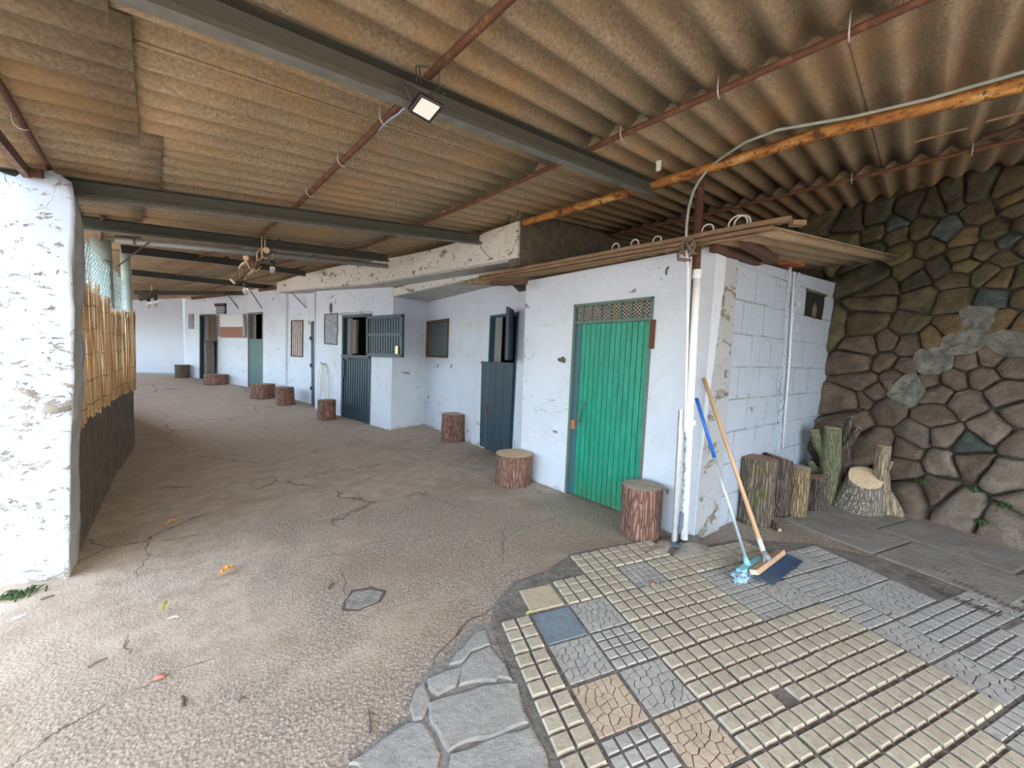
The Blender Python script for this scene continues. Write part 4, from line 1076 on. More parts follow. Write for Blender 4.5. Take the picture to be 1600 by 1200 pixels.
# bricked-up opening
mb = MB(); a, c, z0, z1 = blk; ring = [(a, z0), (c, z0+.02), (c+.01, z1), (a-.02, z1+.01), (a-.03, (z0+z1)/2)]
mb.add([DW.at(u, z, .004) for u, z in ring], [tuple(range(5))]); struct(mb.build('window_2', plain('scraped_grey_cement', (.30, .32, .36), .9, scale=14, var=.4)))
mb = MB()
for (p, q) in zip(ring, ring[1:]+ring[:1]): mb.tube([DW.at(p[0], p[1], .005), DW.at((p[0]+q[0])/2+.01, (p[1]+q[1])/2, .008), DW.at(q[0], q[1], .005)], .012, 6)
struct(mb.build('trim_2', M['darkconc']))
mb = MB(); a = DW.px(517, 481); mb.blob(DW.at(a[0], a[1], .0), (.03, .06, .11), jit=.2); struct(mb.build('wall_middle', M['darkconc'], smooth=True))
# hose hanging on the middle wall
a = DW.px(509, 568); o = thing('hose_coil', 'cream hose looped over a hook, hanging above a stump', 'hose', DW.at(a[0], a[1], .05))
mb = MB()
for k in range(3):
    w_ = .06+.07*k; L = .62+.22*k; path = []
    for q in range(15):
        t = q/14; ang = PI*t; path.append(DW.at(a[0]+math.cos(ang)*w_+.02*math.sin(k*3+t*5), a[1]-.02-(1-math.sin(ang)**.5)*L*(.9 if q > 7 else 1), .04+.012*k))
    mb.tube(path, .009, 7)
mb.build('hose', M['hosew'], o, smooth=True)
mb = MB(); mb.tube([DW.at(a[0], a[1], 0), DW.at(a[0], a[1]-.02, .10), DW.at(a[0], a[1]+.04, .11)], .009, 6); mb.build('hook', M['rust'], o)
# narrow blue door between the blocks
p, q = ramp_p = (fl(490.5, 632), fl(497.5, 638)); lw = W((p.x, p.y), (q.x, q.y)); o = sdoor('door_4', lw, 0, 0)
mb = MB(); z0, z1 = .12, lw.px(493, 502)[1]; lw.box(mb, -.02, lw.L+.0, z0, z1, .0, .05); mb.build('door_panel', M['teal'], o)
mb = MB(); 
for zz in (.55, 1.1, 1.75): lw.box(mb, -.04, .06, zz, zz+.08, .05, .08)
mb.build('hinge', M['tealdark'], o)
# barred window
o = sdoor('window_3', E1, win[0], win[2]); mb = MB(); frame(E1, mb, win[0]-.02, win[1]+.02, win[2]-.02, win[3]+.02, .03, -.03, .010); mb.build('window_frame', M['brownframe'], o)
for k in range(5):
    mb = MB(); u = win[0]+(win[1]-win[0])*(k+.8)/5.6; E1.box(mb, u-.017, u+.017, win[2], win[3], -.02, .01); mb.build('bar', plain('pale_brown_bar', (.62, .54, .54), .7) if k == 0 else bpy.data.materials['pale_brown_bar'], o)
# teal door of the far wing and its white/brown upper leaf
s0, s1, zb, zt = td; o = sdoor('door_5', E1, (s0+s1)/2, .36); zm = (E1.px(387, 530)[1]+E1.px(411, 529)[1])/2
mb = MB(); E1.box(mb, s0, s1, .2, zm, -.05, -.02); mb.build('lower_leaf', M['tealsoft'], o)
mb = MB(); frame(E1, mb, s0, s1, .2, zt, .05, -.1, .0, False); E1.box(mb, s0+.3*(s1-s0), s0+.42*(s1-s0), zm, zt, -.2, -.14); E1.box(mb, s1-.3, s1-.2, zm, zt, -.4, -.3); mb.build('door_frame', M['greywood'], o)
a = E2.px(349, 560, .08)[0]; z0 = (E2.px(350, 527)[1]+E1.px(384, 527)[1])/2; z1 = (E2.px(350, 491)[1]+E1.px(384, 491)[1])/2
pa = E1.at(E1.px(385, 560, .06)[0], 0, .06); pb = E2.at(a, 0, .08); lw = W((pa.x, pa.y), (pb.x, pb.y)); z0 = lw.px(366, 527)[1]; z1 = lw.px(366, 491)[1]; zmid = lw.px(366, 511)[1]
mb = MB(); lw.box(mb, 0, lw.L, zmid, z1, .0, .04); frame(lw, mb, 0, lw.L, z0, z1, .04, -.02, .045); mb.build('upper_leaf', M['whiteboard'], o)
mb = MB(); lw.box(mb, .02, lw.L-.02, z0, zmid, .0, .055); mb.build('lower_board', M['brownboard'], o)
# struts above the far doors
for k, (p, q, w, l) in enumerate((((369, 459), (377, 487), E1, 'left thin dark strut above the far half door'), ((407, 456), (410, 482), E1, 'middle thin dark strut, at the right jamb of the far half door'), ((467, 448), (479, 481), E1, 'right thin dark strut, above the barred window'))):
    a, c = w.px(*p), w.px(*q); mb = MB(); mb.bar(w.at(a[0], a[1], .35 if k == 2 else .25), w.at(c[0], c[1], .01), .02, .02); tag(mb.build('strut', M['timber_dk'], origin=w.at(c[0], c[1])), l, 'strut')
# louvred vent
a = E2.px(351, 480, .05); c = E2.px(336, 480, .05); z0 = E2.px(344, 525)[1]; z1 = E2.px(344, 479)[1]
o = thing('louvre_vent', 'tall grey louvred vent on the far wing wall', 'vent', E2.at(a[0], z0)); mb = MB(); E2.box(mb, a[0], c[0], z0, z1, .0, .02); mb.build('backing', M['window_dark'], o)
mb = MB(); n = 15
for k in range(n): E2.box(mb, a[0]+.03, c[0]-.03, z0+(z1-z0)*(k+.2)/n, z0+(z1-z0)*(k+.7)/n, .015, .05)
mb.build('slats', M['louvre'], o)
mb = MB(); E2.box(mb, a[0], c[0], z1, z1+.08, .0, .07); mb.build('hood', M['black'], o)
# far open door with leaves
s0, s1, zb, zt = d1; o = sdoor('door_6', E2, s0, .45)
mb = MB(); frame(E2, mb, s0, s1, .3, zt, .05, -.08, .01, False); mb.build('door_frame', M['tealdark'], o)
pa = E2.at(s0, 0, .04)
def leaf(x0, x1, yt, yb, mat, nm, off=.25, n=4):
    ww = W(tuple(E2.at(E2.px(x1, 560, .05)[0], 0, .05).xy), tuple(E2.at(E2.px(x0, 560, off)[0], 0, off).xy)); z0 = ww.px((x0+x1)/2, yb)[1]; z1 = ww.px((x0+x1)/2, yt)[1]
    mb = MB(); planks(ww, mb, 0, ww.L, z0, z1, n, 0, .015, .03); frame(ww, mb, 0, ww.L, z0, z1, .05, -.01, .03); mb.build(nm, mat, o)
leaf(326, 341, 494, 533, M['greywood'], 'upper_leaf', .3)
leaf(322, 336, 533, 586, M['greywood'], 'lower_leaf', .35, 2)
# small plaque and switches
a = E2.rect((296, 491), (303, 490), (303, 514), (296, 514)); mb = MB(); E2.box(mb, a[0], a[1], a[2], a[3], 0, .03)
tag(mb.build('wall_plaque', plain('mottled_grey_plaque', (.28, .28, .30), .8, scale=25, var=.5), origin=E2.at(a[0], a[2])), 'small grey mottled plaque beside the farthest open door', 'plaque')
for (w, x, y, s_, l) in ((RW, 734, 510, .045, 'white light switch right of the recess window'), (E1, 427, 468, .03, 'small grey junction box above the far wing pilaster'), (E1, 482, 504, .05, 'small metal bracket left of the narrow blue door'), (RW, 733, 556, .025, 'tiny wall socket below the light switch')):
    u, z = w.px(x, y); mb = MB(); w.box(mb, u-s_, u+s_, z-s_*1.2, z+s_*1.2, 0, .03); tag(mb.build('switch_box', M['plast'], origin=w.at(u, z), bev=.004), l, 'switch')
for (w, x, y, l) in ((RW, 686, 572, 'left small dark hook below the recess window'), (RW, 707, 572, 'right small dark hook below the recess window'), (RW, 671, 620, 'dark ring fixed low on the recess wall near the inner corner'), (G, 1044, 423, 'small dark nail head high on the white wall beside the shed corner')):
    u, z = w.px(x, y); mb = MB(); mb.tube([w.at(u, z+.03, 0), w.at(u, z+.01, .03), w.at(u, z-.02, .035), w.at(u+.01, z-.03, .01)], .007, 6); tag(mb.build('wall_hook', M['cord'], origin=w.at(u, z)), l, 'hook')
# thin wires strung along walls
def wire(label, P, r=.0025, mat='wirepale', name='wire'):
    Q = []
    for a, c in zip(P, P[1:]):
        for i in range(5): q = a.lerp(c, i/5); q.z -= .02*math.sin(PI*i/5)*min(1, (c-a).length); Q.append(q)
    Q.append(P[-1]); mb = MB(); mb.tube(Q, r, 5); return tag(mb.build(name, M[mat], origin=P[0]), label, 'wire')
at_ = lambda w, x, y, o=.02: w.at(*w.px(x, y), o)
uwall = W((2.90, 3.03), (2.95, 6.95))
wire('thin pale wire sagging from the roof to the wall over the stable door', [rf(500, 418, .05), at_(DW, 556, 466)])
wire('thin dark wire hanging from the orange pipe down the upper wall', [yz(748, 374), atx(752, 388, 2.87), atx(768, 405, 2.87)], .003, 'cord')
wire('thin grey wire looping down to the light switch', [at_(RW, 728, 463), at_(RW, 754, 470), at_(RW, 742, 497), at_(RW, 734, 507)], .002)
wire('thin white cord slanting from roof rod to the upper wall', [rf(575, 386, .02), atx(608, 399, 2.85)], .004)
# ================================================================== LEFT: PILLAR, PARAPET, REEDS, FENCE
def at_y(x, y, Y): return depth(x, y, Y)
b0 = fl(106, 904); b1_ = fl(18, 913); b2_ = fl(-70, 930)
t0 = at_y(119, 300, 3.62); t1_ = at_y(22, 280, 3.68); t2_ = at_y(-50, 290, 3.72)
back0 = V((-.405, 4.02, 0)); 
mb = MB(); nl = 26; ring = []
def lerp_prof(t):
    p0 = b0.lerp(V((t0.x, b0.y+.02, 0)), t); p1 = b1_.lerp(V((t1_.x, b1_.y, 0)), t); p2 = V((b2_.x, b2_.y+.05, 0)).lerp(V((t2_.x, b2_.y+.1, 0)), t)
    k0 = V((p0.x+.012, 3.97, 0)); k1 = V((p2.x, 4.1, 0))
    return [p0, p1, p2, k1, k0]
HT = 2.50
for i in range(nl+1):
    t = i/nl; z = -.05+(HT+.05)*t; pr = lerp_prof(t); pts_ = []
    for a in range(5):
        c, d = pr[a], pr[(a+1) % 5]; m_ = 10
        for q in range(m_):
            p = c.lerp(d, q/m_); p.z = z
            e = min(q, m_-q)/m_; j = .014*noise.noise(V((p.x*14, p.y*14, z*9)))+.022*noise.noise(V((p.x*4, p.y*4, z*2.5)))*(1 if e > .05 else 1.3)
            cc = V((-.62, 3.85, z)); dd = (p-cc); dd.z = 0; p = p+dd.normalized()*j
            if t > .93: p = p.lerp(cc, (t-.93)*(1.1+1.0*abs(noise.noise(V((p.x*9, p.y*9, 5))))))
            if t > .9: p.z += .06*noise.noise(V((p.x*11, p.y*11, 2)))*(t-.9)/.1
            pts_.append(p)
    ring.append(pts_)
N_ = 50
P_ = [p for r_ in ring for p in r_]
mb.add(P_, [(i*N_+j, (i+1)*N_+j, (i+1)*N_+(j+1) % N_, i*N_+(j+1) % N_) for i in range(nl) for j in range(N_) if not (j > 40)]+[tuple(nl*N_+j for j in range(N_-1, -1, -1))])
for i in range(nl):
    for j in range(41, N_): mb.f.append([i*N_+j, (i+1)*N_+j, (i+1)*N_+(j+1) % N_, i*N_+(j+1) % N_]); mb.m.append(1)
o = tag(mb.build('pillar', [M['white_pillar'], M['slab']], smooth=True, origin=(-.6, 3.85, 0)), 'thick chipped whitewashed pillar at the left edge, carrying the roof', 'pillar')
mb = MB(); a = at_y(62, 283, 3.72); mb.bar(a+V((-.02, -.05, .03)), a+V((.07, .25, .10)), .07, .05); mb.build('bearing_block', M['timber_dk'], o)
# rusty flat bar next to rod, running up over the viewer
mb = MB(); mb.bar(rp(-.52, 3.95, -.075), rp(-.56, 1.0, -.10), .03, .06); tag(mb.build('angle_bar', M['brownframe'], origin=rp(-.52, 3.95, -.08)), 'rusty brown angle bar running up from the white pillar', 'bar')
# parapet
PP = [V((-.435, 3.88, 0)), V((-.40, 5.0, 0)), V((-.36, 6.3, 0)), V((-.28, 7.1, 0)), V((-.235, 7.72, 0)), V((-.42, 8.3, 0)), V((-1.5, 11.5, 0)), V((-3.6, 17, 0))]
mb = MB(); k = 0; cs = []
P = []
for a, c in zip(PP, PP[1:]):
    n = max(2, int((c-a).length/.18)); P += [a.lerp(c, i/n) for i in range(n)]
P.append(PP[-1])
for i, p in enumerate(P):
    t = (P[min(i+1, len(P)-1)]-P[max(0, i-1)]); s = V((-t.y, t.x, 0)).normalized(); g = gz(p.x, p.y); hh = .90+.02*noise.noise(V((p.y*5, 0, 0)))
    sec = []
    for z, o_ in ((-.1, 0), (.2, .0), (.5, .0), (.75, .0), (hh-.015, .005), (hh, .03), (hh, .19), (hh-.3, .22), (-.4, .22)):
        sec.append(p+s*(o_+.012*noise.noise(V((p.y*6, z*6, 4)))+.006*noise.noise(V((p.y*22, z*22, 4))))+V((0, 0, z+g)))
    cs.append(sec)
m_ = len(cs[0]); mb.add([q for s in cs for q in s], [(i*m_+j, i*m_+j+1, (i+1)*m_+j+1, (i+1)*m_+j) for i in range(len(cs)-1) for j in range(m_-1)]+[tuple(range(m_-1, -1, -1))])
struct(mb.build('wall_left', M['parapet'], smooth=False))
# moss and cement crumbs on parapet end
# reed screen
o = thing('reed_screen', 'tan split reed screen tied upright along the low wall', 'screen', (-.4, 4.2, .9))
def preed(v):
    a = V((-.455, 4.08, 0)); pts2 = [a, V((-.42, 5.0, 0)), V((-.375, 6.3, 0)), V((-.295, 7.1, 0)), V((-.25, 7.66, 0))]
    Ls = [0]
    for p, q in zip(pts2, pts2[1:]): Ls.append(Ls[-1]+(q-p).length)
    d = v*Ls[-1]
    for i in range(4):
        if d <= Ls[i+1]+1e-9: return pts2[i].lerp(pts2[i+1], (d-Ls[i])/(Ls[i+1]-Ls[i]))
    return pts2[-1]
mb = MB(); n = 330
for i in range(n):
    v = i/(n-1); p = preed(v); z1 = 1.93+.05*math.sin(v*7)+R.uniform(-.05, .05)-.03*v+gz(0, p.y); z0 = .90+R.uniform(-.03, .03); w = .035*math.sin(v*34)+.02*math.sin(v*81)
    x = p.x+.03+w*.6; l = R.uniform(-.02, .02)
    if R.random() < .05: z1 += .05
    mb.tube([(x, p.y+l*.2, z0), (x+R.uniform(-.006, .006)+w*.3, p.y+l*.5, (z0+z1)/2), (x+w*.4+R.uniform(-.01, .01), p.y+l, z1)], R.uniform(.0038, .0068), 5)
mb.build('reeds', M['reed'], o, smooth=True)
mb = MB()
for z in (1.0, 1.2, 1.42, 1.62, 1.82):
    Q = [];
    for i in range(90):
        v = i/89; p = preed(v); w = .035*math.sin(v*34)+.02*math.sin(v*81); Q.append(V((p.x+.038+w*.6+w*.35*(z-.9), p.y, z+.01*math.sin(v*60))))
    mb.tube(Q, .0022, 4)
mb.build('tie_wires', M['cord'], o)
# bright frayed reed at the pillar end
# posts carrying tube / mesh
pz = lambda x, y, X=-.47: atx(x, y, X)
c = depth(168, 600, 6.7); c = V((c.x, 6.7, 0))
o = thing('fence_post', 'pale green grey round post holding the tube at the third beam', 'post', (c.x, c.y, .85))
mb = MB(); top = V((c.x, 6.7, rz(c.x, 6.7)-.04)); mb.tube([(c.x, top.y, .8), (c.x, top.y, top.z)], .088, 22); mb.build('post', M['postteal'], o, smooth=True); Y1 = top.y
mb = MB(); mb.tube([(c.x, top.y, top.z-.28), (c.x, top.y, top.z-.24)], .091, 22); mb.build('collar', M['galv'], o, smooth=True)
top = depth(201, 412, 7.6); top.x -= .03; top.z = rz(top.x, 7.6)-.04; mb = MB(); mb.tube([(top.x, top.y, .85), (top.x, top.y, top.z)], .05, 14); tag(mb.build('fence_post', M['postteal'], origin=(top.x, top.y, .85), smooth=True), 'second pale green grey round post, farther along behind the reed screen', 'post')
mb = MB(); a = depth(184, 416, 6.7); mb.tube([depth(184, 416, 6.7), depth(232, 379, 6.4)], .007, 6); tag(mb.build('strut_wire', M['cord'], origin=a), 'thin dark rod slanting from the post to the grey tube', 'rod')
# chain link
o = thing('chain_link_fence', 'green grey chain link mesh rising above the reed screen', 'fence', (-.5, 4.1, .9))
mb = MB(); y0, y1 = 4.12, 7.66; zt0 = 2.28; cell = .068
def fx(y): return preed((y-4.08)/3.58).x+.02
def ztf(y): return 2.44-.04*ss(6.2, 7.7, y)
k = 0; y = y0-1.4
while y < y1:
    for sgn in (1, -1):
        Q = []; m_ = 0
        for q in range(54):
            z = .92+q*cell/2; yy = (y+q*cell/2) if sgn > 0 else (y+1.4-q*cell/2)
            if z > ztf(yy) or yy < y0 or yy > y1: 
                if len(Q) > 1: mb.tube(Q, .0028, 3, False)
                Q = []; continue
            Q.append(V((fx(yy)+(.004 if (q+k) % 2 else -.004)-.035, yy, z)))
        if len(Q) > 1: mb.tube(Q, .0028, 3, False)
    y += cell; k += 1
mb.build('mesh', M['wire'], o)
mb = MB(); mb.tube([(fx(t)-.035, t, ztf(t)) for t in (4.12, 5, 6, 6.4, 6.8, 7.2, 7.66)], .004, 5); mb.build('top_wire', M['wire'], o)
# ================================================================== STUMPS AND LOGS
def log(name, label, cat, c, r, h, bark, cut, seed, group=None, lean=(0, 0), flare=.08, ridge=.055, nr=15, tiltc=(0, 0), rt=None, nseg=56, base=True):
    """upright log: bark cylinder with vertical ridges + cut face on top"""
    o = thing(name, label, cat, c, group); nzr = 16; rt = rt or r
    def rad(a, t):
        ca, sa = math.cos(a), math.sin(a)
        b_ = 1+.07*noise.noise(V((ca*1.1+seed*3, sa*1.1, t*.7)))
        g = noise.noise(V((ca*nr*.32+seed, sa*nr*.32, t*h*3.0)))
        g2 = noise.noise(V((ca*nr*.9+seed, sa*nr*.9, t*h*9)))
        return (r+(rt-r)*t)*(b_+ridge*abs(g)*1.6+ridge*.5*g2+flare*max(0, 1-t*4)**2)
    vs = []
    for i in range(nzr+1):
        t = i/nzr
        for j in range(nseg):
            a = 2*PI*j/nseg; q = rad(a, t); x = math.cos(a)*q; y = math.sin(a)*q
            z = h*t+t*(x*tiltc[0]+y*tiltc[1])
            if i == nzr: z += .006*noise.noise(V((x*40, y*40, seed)))
            vs.append(V(c)+V((x+lean[0]*t, y+lean[1]*t, z)))
    fs = [(i*nseg+j, i*nseg+(j+1) % nseg, (i+1)*nseg+(j+1) % nseg, (i+1)*nseg+j) for i in range(nzr) for j in range(nseg)]
    mb = MB(); mb.add(vs, fs+[tuple(range(nseg-1, -1, -1))]); mb.build('bark', bark, o, smooth=True)
    vs = []; rings = (1.0, .93, .6, .25)
    for f in rings:
        for j in range(nseg):
            a = 2*PI*j/nseg; q = rad(a, 1.)*f; x = math.cos(a)*q; y = math.sin(a)*q
            vs.append(V(c)+V((x+lean[0], y+lean[1], h+x*tiltc[0]+y*tiltc[1]+(.004 if f < 1 else .001)+.003*noise.noise(V((x*12, y*12, seed))))))
    vs.append(V(c)+V((lean[0], lean[1], h+.005))); k = len(rings)
    fs = [(i*nseg+j, i*nseg+(j+1) % nseg, (i+1)*nseg+(j+1) % nseg, (i+1)*nseg+j) for i in range(k-1) for j in range(nseg)]+[((k-1)*nseg+j, (k-1)*nseg+(j+1) % nseg, k*nseg) for j in range(nseg)]
    mb = MB(); mb.add(vs, fs); mb.build('cut_face', cut, o, smooth=True)
    return o
def stump_px(x0, x1, yb, yt, name, label, bark, cut, seed, group=None, **k):
    """base centre under the middle of the px width; yb: lowest px, yt: px of the cut's middle"""
    xc = (x0+x1)/2; f = fl(xc, yb); dist = -(M3.transposed() @ (f-CAM)).z; r = (x1-x0)/2/F*dist
    d = V((f.x, f.y, 0)).normalized(); r *= 1+r/dist*.6; c = f+d*r; c.z = gz(c.x, c.y)
    tp = ray(xc, yt); hd = math.hypot(c.x, c.y); h = H+tp.z/math.hypot(tp.x, tp.y)*hd-c.z
    r /= 1.06
    return log(name, label, 'tree stump', c, r, h, bark, cut, seed, group, **k), c, r, h
SG = 'red barked log stumps set along the building'
sl = [((967, 1029, 847, 757), 'tallest red barked stump, at the right jamb of the green door', 'cut_grey', .03), ((772, 832, 763, 708), 'wide red barked stump with fresh tan top, left of the green door', 'cut_tan', .02), ((689, 727, 692, 647), 'red barked stump below and right of the recess window', 'cut_grey', .04),
      ((497, 524, 657, 625), 'red brown stump under the hanging cream hose', 'cut_dark', .03), ((433, 460, 634, 605), 'leaning red brown stump below the barred window', 'cut_dark', .03), ((394, 428, 624, 600), 'squat red brown stump in front of the sea green half door', 'cut_dark', .03),
      ((322, 352, 602, 585), 'low red brown stump in front of the farthest open door', 'cut_dark', .03), ((276, 295, 591, 570), 'dark stump in the far corner by the back wall', 'cut_dark', .02)]
for i, (p, l, cm, fl_) in enumerate(sl):
    stump_px(*p, 'log_stump', l, M['bark_red'] if i < 7 else M['bark_dark'], M[cm], 11+i, SG, flare=fl_, lean=((-.03, .0) if i == 4 else (.02, .03) if i == 2 else (0, 0)))
# logs stacked against the block wall
def lg(p, label, bark, cut, seed, **k):
    return stump_px(*p, 'firewood_log', label, M[bark], M[cut], seed, None, **k)
lg((1152, 1202, 822, 714), 'mossy grey log with a cracked top, leftmost of the logs by the block wall', 'bark_moss', 'cut_dark', 31, ridge=.07, nr=9)
lg((1190, 1229, 806, 713), 'dark barked log with slanted top behind the mossy one', 'bark_dark', 'cut_grey', 32, tiltc=(-.2, .2))
lg((1226, 1257, 809, 728), 'ochre furrowed log standing between two dark logs', 'bark_ochre', 'cut_grey', 33, ridge=.05, flare=0)
lg((1257, 1286, 798, 744), 'short dark log with reddish top, right of the ochre log', 'bark_dark', 'cut_dark', 34, tiltc=(.1, -.2))
lg((1283, 1302, 789, 738), 'thin pale green brown log between the short dark log and the forked trunk', 'bark_green', 'cut_grey', 35)
lg((1305, 1368, 804, 744), 'large pale barked stump with a bright tilted cut face beside the stone wall', 'bark_pale', 'cut_pale', 36, tiltc=(.62, .10), ridge=.05, flare=.10, rt=.135, lean=(.02, -.05))
def branch(name, label, paths, bark, cut, seed, cat='log'):
    P0 = paths[0][0][0]; o = thing(name, label, cat, P0)
    mb = MB()
    for pts_, rr in paths:
        Q = []; rs = []
        for i in range(len(pts_)-1):
            for q in range(6): t = q/6; Q.append(V(pts_[i]).lerp(V(pts_[i+1]), t)); rs.append(rr[i]+(rr[i+1]-rr[i])*t)
        Q.append(V(pts_[-1])); rs.append(rr[-1]); mb.tube(Q, rs, 18, True, jit=.28, seed=seed)
    mb.build('bark', bark, o, smooth=True)
    for pts_, rr in paths:
        mb = MB(); a, c = V(pts_[-2]), V(pts_[-1]); t = (c-a).normalized(); mb.tube([c-t*.002, c+t*.004], rr[-1]*.95, 18); mb.build('cut_face', cut, o)
    return o
gp = fl(1292, 790); dN = V((gp.x, gp.y, 0)).normalized()
def gq(x, y, off=0.): return pl(x, y, gp+dN*(.22+off), dN)
branch('forked_trunk', 'tall olive green forked trunk leaning on the block wall', [([gq(1300, 792), gq(1296, 740), gq(1298, 700), gq(1301, 668)], [.10, .09, .088, .075]), ([gq(1292, 715), gq(1279, 695), gq(1272, 672)], [.06, .05, .045]), ([gq(1290, 745), gq(1275, 738), gq(1266, 722)], [.05, .045, .03])], M['bark_green'], M['cut_grey'], 41)
branch('branched_trunk', 'dark trunk with a raised twisted side branch, behind the forked trunk', [([gq(1316, 790, .12), gq(1318, 740, .12), gq(1318, 700, .12)], [.09, .075, .06]), ([gq(1316, 705, .1), gq(1328, 688, .1), gq(1342, 668, .1)], [.045, .04, .035]), ([gq(1318, 700, .12), gq(1322, 680, .12), gq(1330, 652, .14)], [.045, .04, .028]), ([gq(1318, 690, .12), gq(1314, 665, .13)], [.03, .02])], M['bark_dark'], M['cut_grey'], 42)
gp2 = fl(1388, 806); dN2 = V((gp2.x, gp2.y, 0)).normalized(); g2 = lambda x, y, o_=0.: pl(x, y, gp2+dN2*(.06+o_), dN2)
branch('branch_log', 'upright tan branch with a rounded top beside the pale stump', [([g2(1385, 806), g2(1380, 770), g2(1377, 730), g2(1381, 697)], [.07, .058, .055, .06]), ([g2(1384, 768), g2(1397, 790), g2(1403, 806)], [.045, .045, .05]), ([g2(1386, 735), g2(1394, 722)], [.02, .012])], M['bark_tan'], M['cut_tan'], 43)
a = fl(1165, 812); branch('split_log', 'short brown split log wedged behind the mossy log', [([a+V((-.02, .12, .06)), a+V((.03, .14, .15)), a+V((.06, .18, .38))], [.09, .08, .05])], M['bark_tan'], M['cut_dark'], 44)
a = fl(1218, 828, .02); branch('root_foot', 'grey root stub sticking out at the foot of the mossy log', [([fl(1196, 812, .05), fl(1206, 818, .03), a], [.05, .035, .018])], M['bark_dark'], M['cut_grey'], 45, 'root')
# ================================================================== BROOMS
hA, hB = fl(1178, 894, .075), fl(1221, 862, .075)
o = thing('push_broom', 'wooden handled push broom with dark blue bristles leaning on the block wall', 'broom', hA)
mid = hA.lerp(hB, .45)
tip = at_(BW, 1094, 590, .03)
ax = (hB-hA).normalized(); fw = (fl(1215, 905)-mid); fw.z = 0; fw = (fw-ax*fw.dot(ax)).normalized()
mb = MB(); mb.bar(hA, hB, .055, .035, up=(fw*-.4+V((0, 0, 1)))); hd = mb.build('head', M['blockwood'], o, bev=.004)
mb = MB(); t = (hA-hB).normalized(); mb.bar(hA+t*.0, hA+t*.003, .05, .032, up=(fw*-.4+V((0, 0, 1)))); mb.build('end_cap', M['endwood'], hd)
bA, bB = fl(1199, 912, .004), fl(1247, 874, .004)
mb = MB(); n = 46
for i in range(n):
    for k in range(5):
        f = (i+.5)/n; s = hA.lerp(hB, f)+fw*(.0+.010*(k-2))+V((0, 0, -.012-.004*k)); e = bA.lerp(bB, f)+fw*(.022*(k-2))+V((0, 0, .004*(4-k)))
        mb.tube([s, s.lerp(e, .5)+V((0, 0, .006)), e+ax*R.uniform(-.006, .006)], [.0032, .0035, .003], 4, True, 1 if i % 3 == 0 else 0)
mb.build('bristles', [M['bristle'], M['bristle2']], o)
mb = MB(); mb.tube([mid+V((0, 0, .02)), mid.lerp(tip, .02)+V((0, 0, .02)), mid.lerp(tip, .06)], [.035, .024, .017], 10); 
for s_ in (-1, 1): mb.tube([mid+ax*(.055*s_)+V((0, 0, .02)), mid.lerp(tip, .05)], .007, 6)
mb.build('socket', M['galv'], o, smooth=True)
mb = MB(); mb.tube([mid.lerp(tip, .045), mid.lerp(tip, .5), tip], [.016, .0145, .0145], 12); hn = mb.build('handle', M['handle_wood'], o, smooth=True)
mb = MB(); mb.tube([mid.lerp(tip, .05), mid.lerp(tip, .12)], .0175, 12); mb.build('ferrule', M['plast'], hn, smooth=True)
bA, bB = fl(1155, 896, .05), fl(1190, 875, .05); o = thing('soft_broom', 'aqua headed broom with blue and silver handle, behind the push broom', 'broom', bA)
mid = bA.lerp(bB, .4); tip = at_(BW, 1086, 622, .05); tip = pl(1088, 622, (3.2, 1.1, 0), (.2, .98, 0))
mb = MB(); mb.bar(bA+V((0, 0, .01)), bB+V((0, 0, .01)), .05, .035); mb.build('head', M['aqua'], o, bev=.008)
mb = MB(); ax = (bB-bA).normalized()
for i in range(30):
    for k in range(6):
        s = bA.lerp(bB, (i+.5)/30)+V((R.uniform(-.02, .02), R.uniform(-.02, .02), 0)); e = s-ax*(.05*(1-i/15))+V((R.uniform(-.02, .02), R.uniform(-.035, .02), -.045-R.uniform(0, .003)))
        mb.tube([s, e], [.005, .004], 4)
mb.blob(bA+V((-.015, -.01, -.015)), (.05, .045, .033), seg=12, rings=8, jit=.35)
mb.build('bristles', M['aquafib'], o)
j = mid.lerp(tip, .63)
mb = MB(); mb.tube([mid, mid.lerp(tip, .03), mid.lerp(tip, .06)], [.028, .02, .014], 10); mb.build('socket', M['aqua'], o, smooth=True)
mb = MB(); mb.tube([mid.lerp(tip, .05), j], .011, 10); mb.build('tube', M['silver'], o, smooth=True)
mb = MB(); mb.tube([j, tip], .0135, 10); mb.build('grip', M['blue'], o, smooth=True)
# ================================================================== FLOODLIGHT
pc = rf(665, 170, .21); nrm = (CAM-pc).normalized(); nrm = (nrm+V((0, 0, -.35))+V((.15, -.1, 0))).normalized()
q = [pl(x, y, pc, nrm) for x, y in ((637, 174), (657, 146), (695, 166), (672, 194))]
c = sum(q, V((0, 0, 0)))/4; o = thing('floodlight', 'square black led floodlight with pale glass hung under the beam', 'lamp', c)
mb = MB(); th = .035; mb.hexa([p-nrm*th for p in q]+q) if ((q[1]-q[0]).cross(q[2]-q[0])).dot(nrm) > 0 else mb.hexa([p-nrm*th for p in q[::-1]]+q[::-1]); mb.build('housing', M['black'], o, bev=.006)
gpoly = [c+(p-c)*.67+nrm*.001 for p in q]; rp_ = [c+(p-c)*.71+nrm*.0006 for p in q]
mb = MB(); mb.add(gpoly+[p+nrm*.0015 for p in gpoly], [(4, 5, 6, 7), (0, 1, 5, 4), (1, 2, 6, 5), (2, 3, 7, 6), (3, 0, 4, 7)]); mb.build('glass', M['ledglass'], o)
mb = MB()
for a, d in zip(rp_, rp_[1:]+rp_[:1]): mb.bar(a, d, .003, .003, up=nrm)
mb.build('rim', M['ledrim'], o)
mb = MB(); e0_ = (q[0]+q[1])/2-nrm*.02; e1_ = (q[1]+q[2])/2-nrm*.02; tp = rf(655, 130, .10)
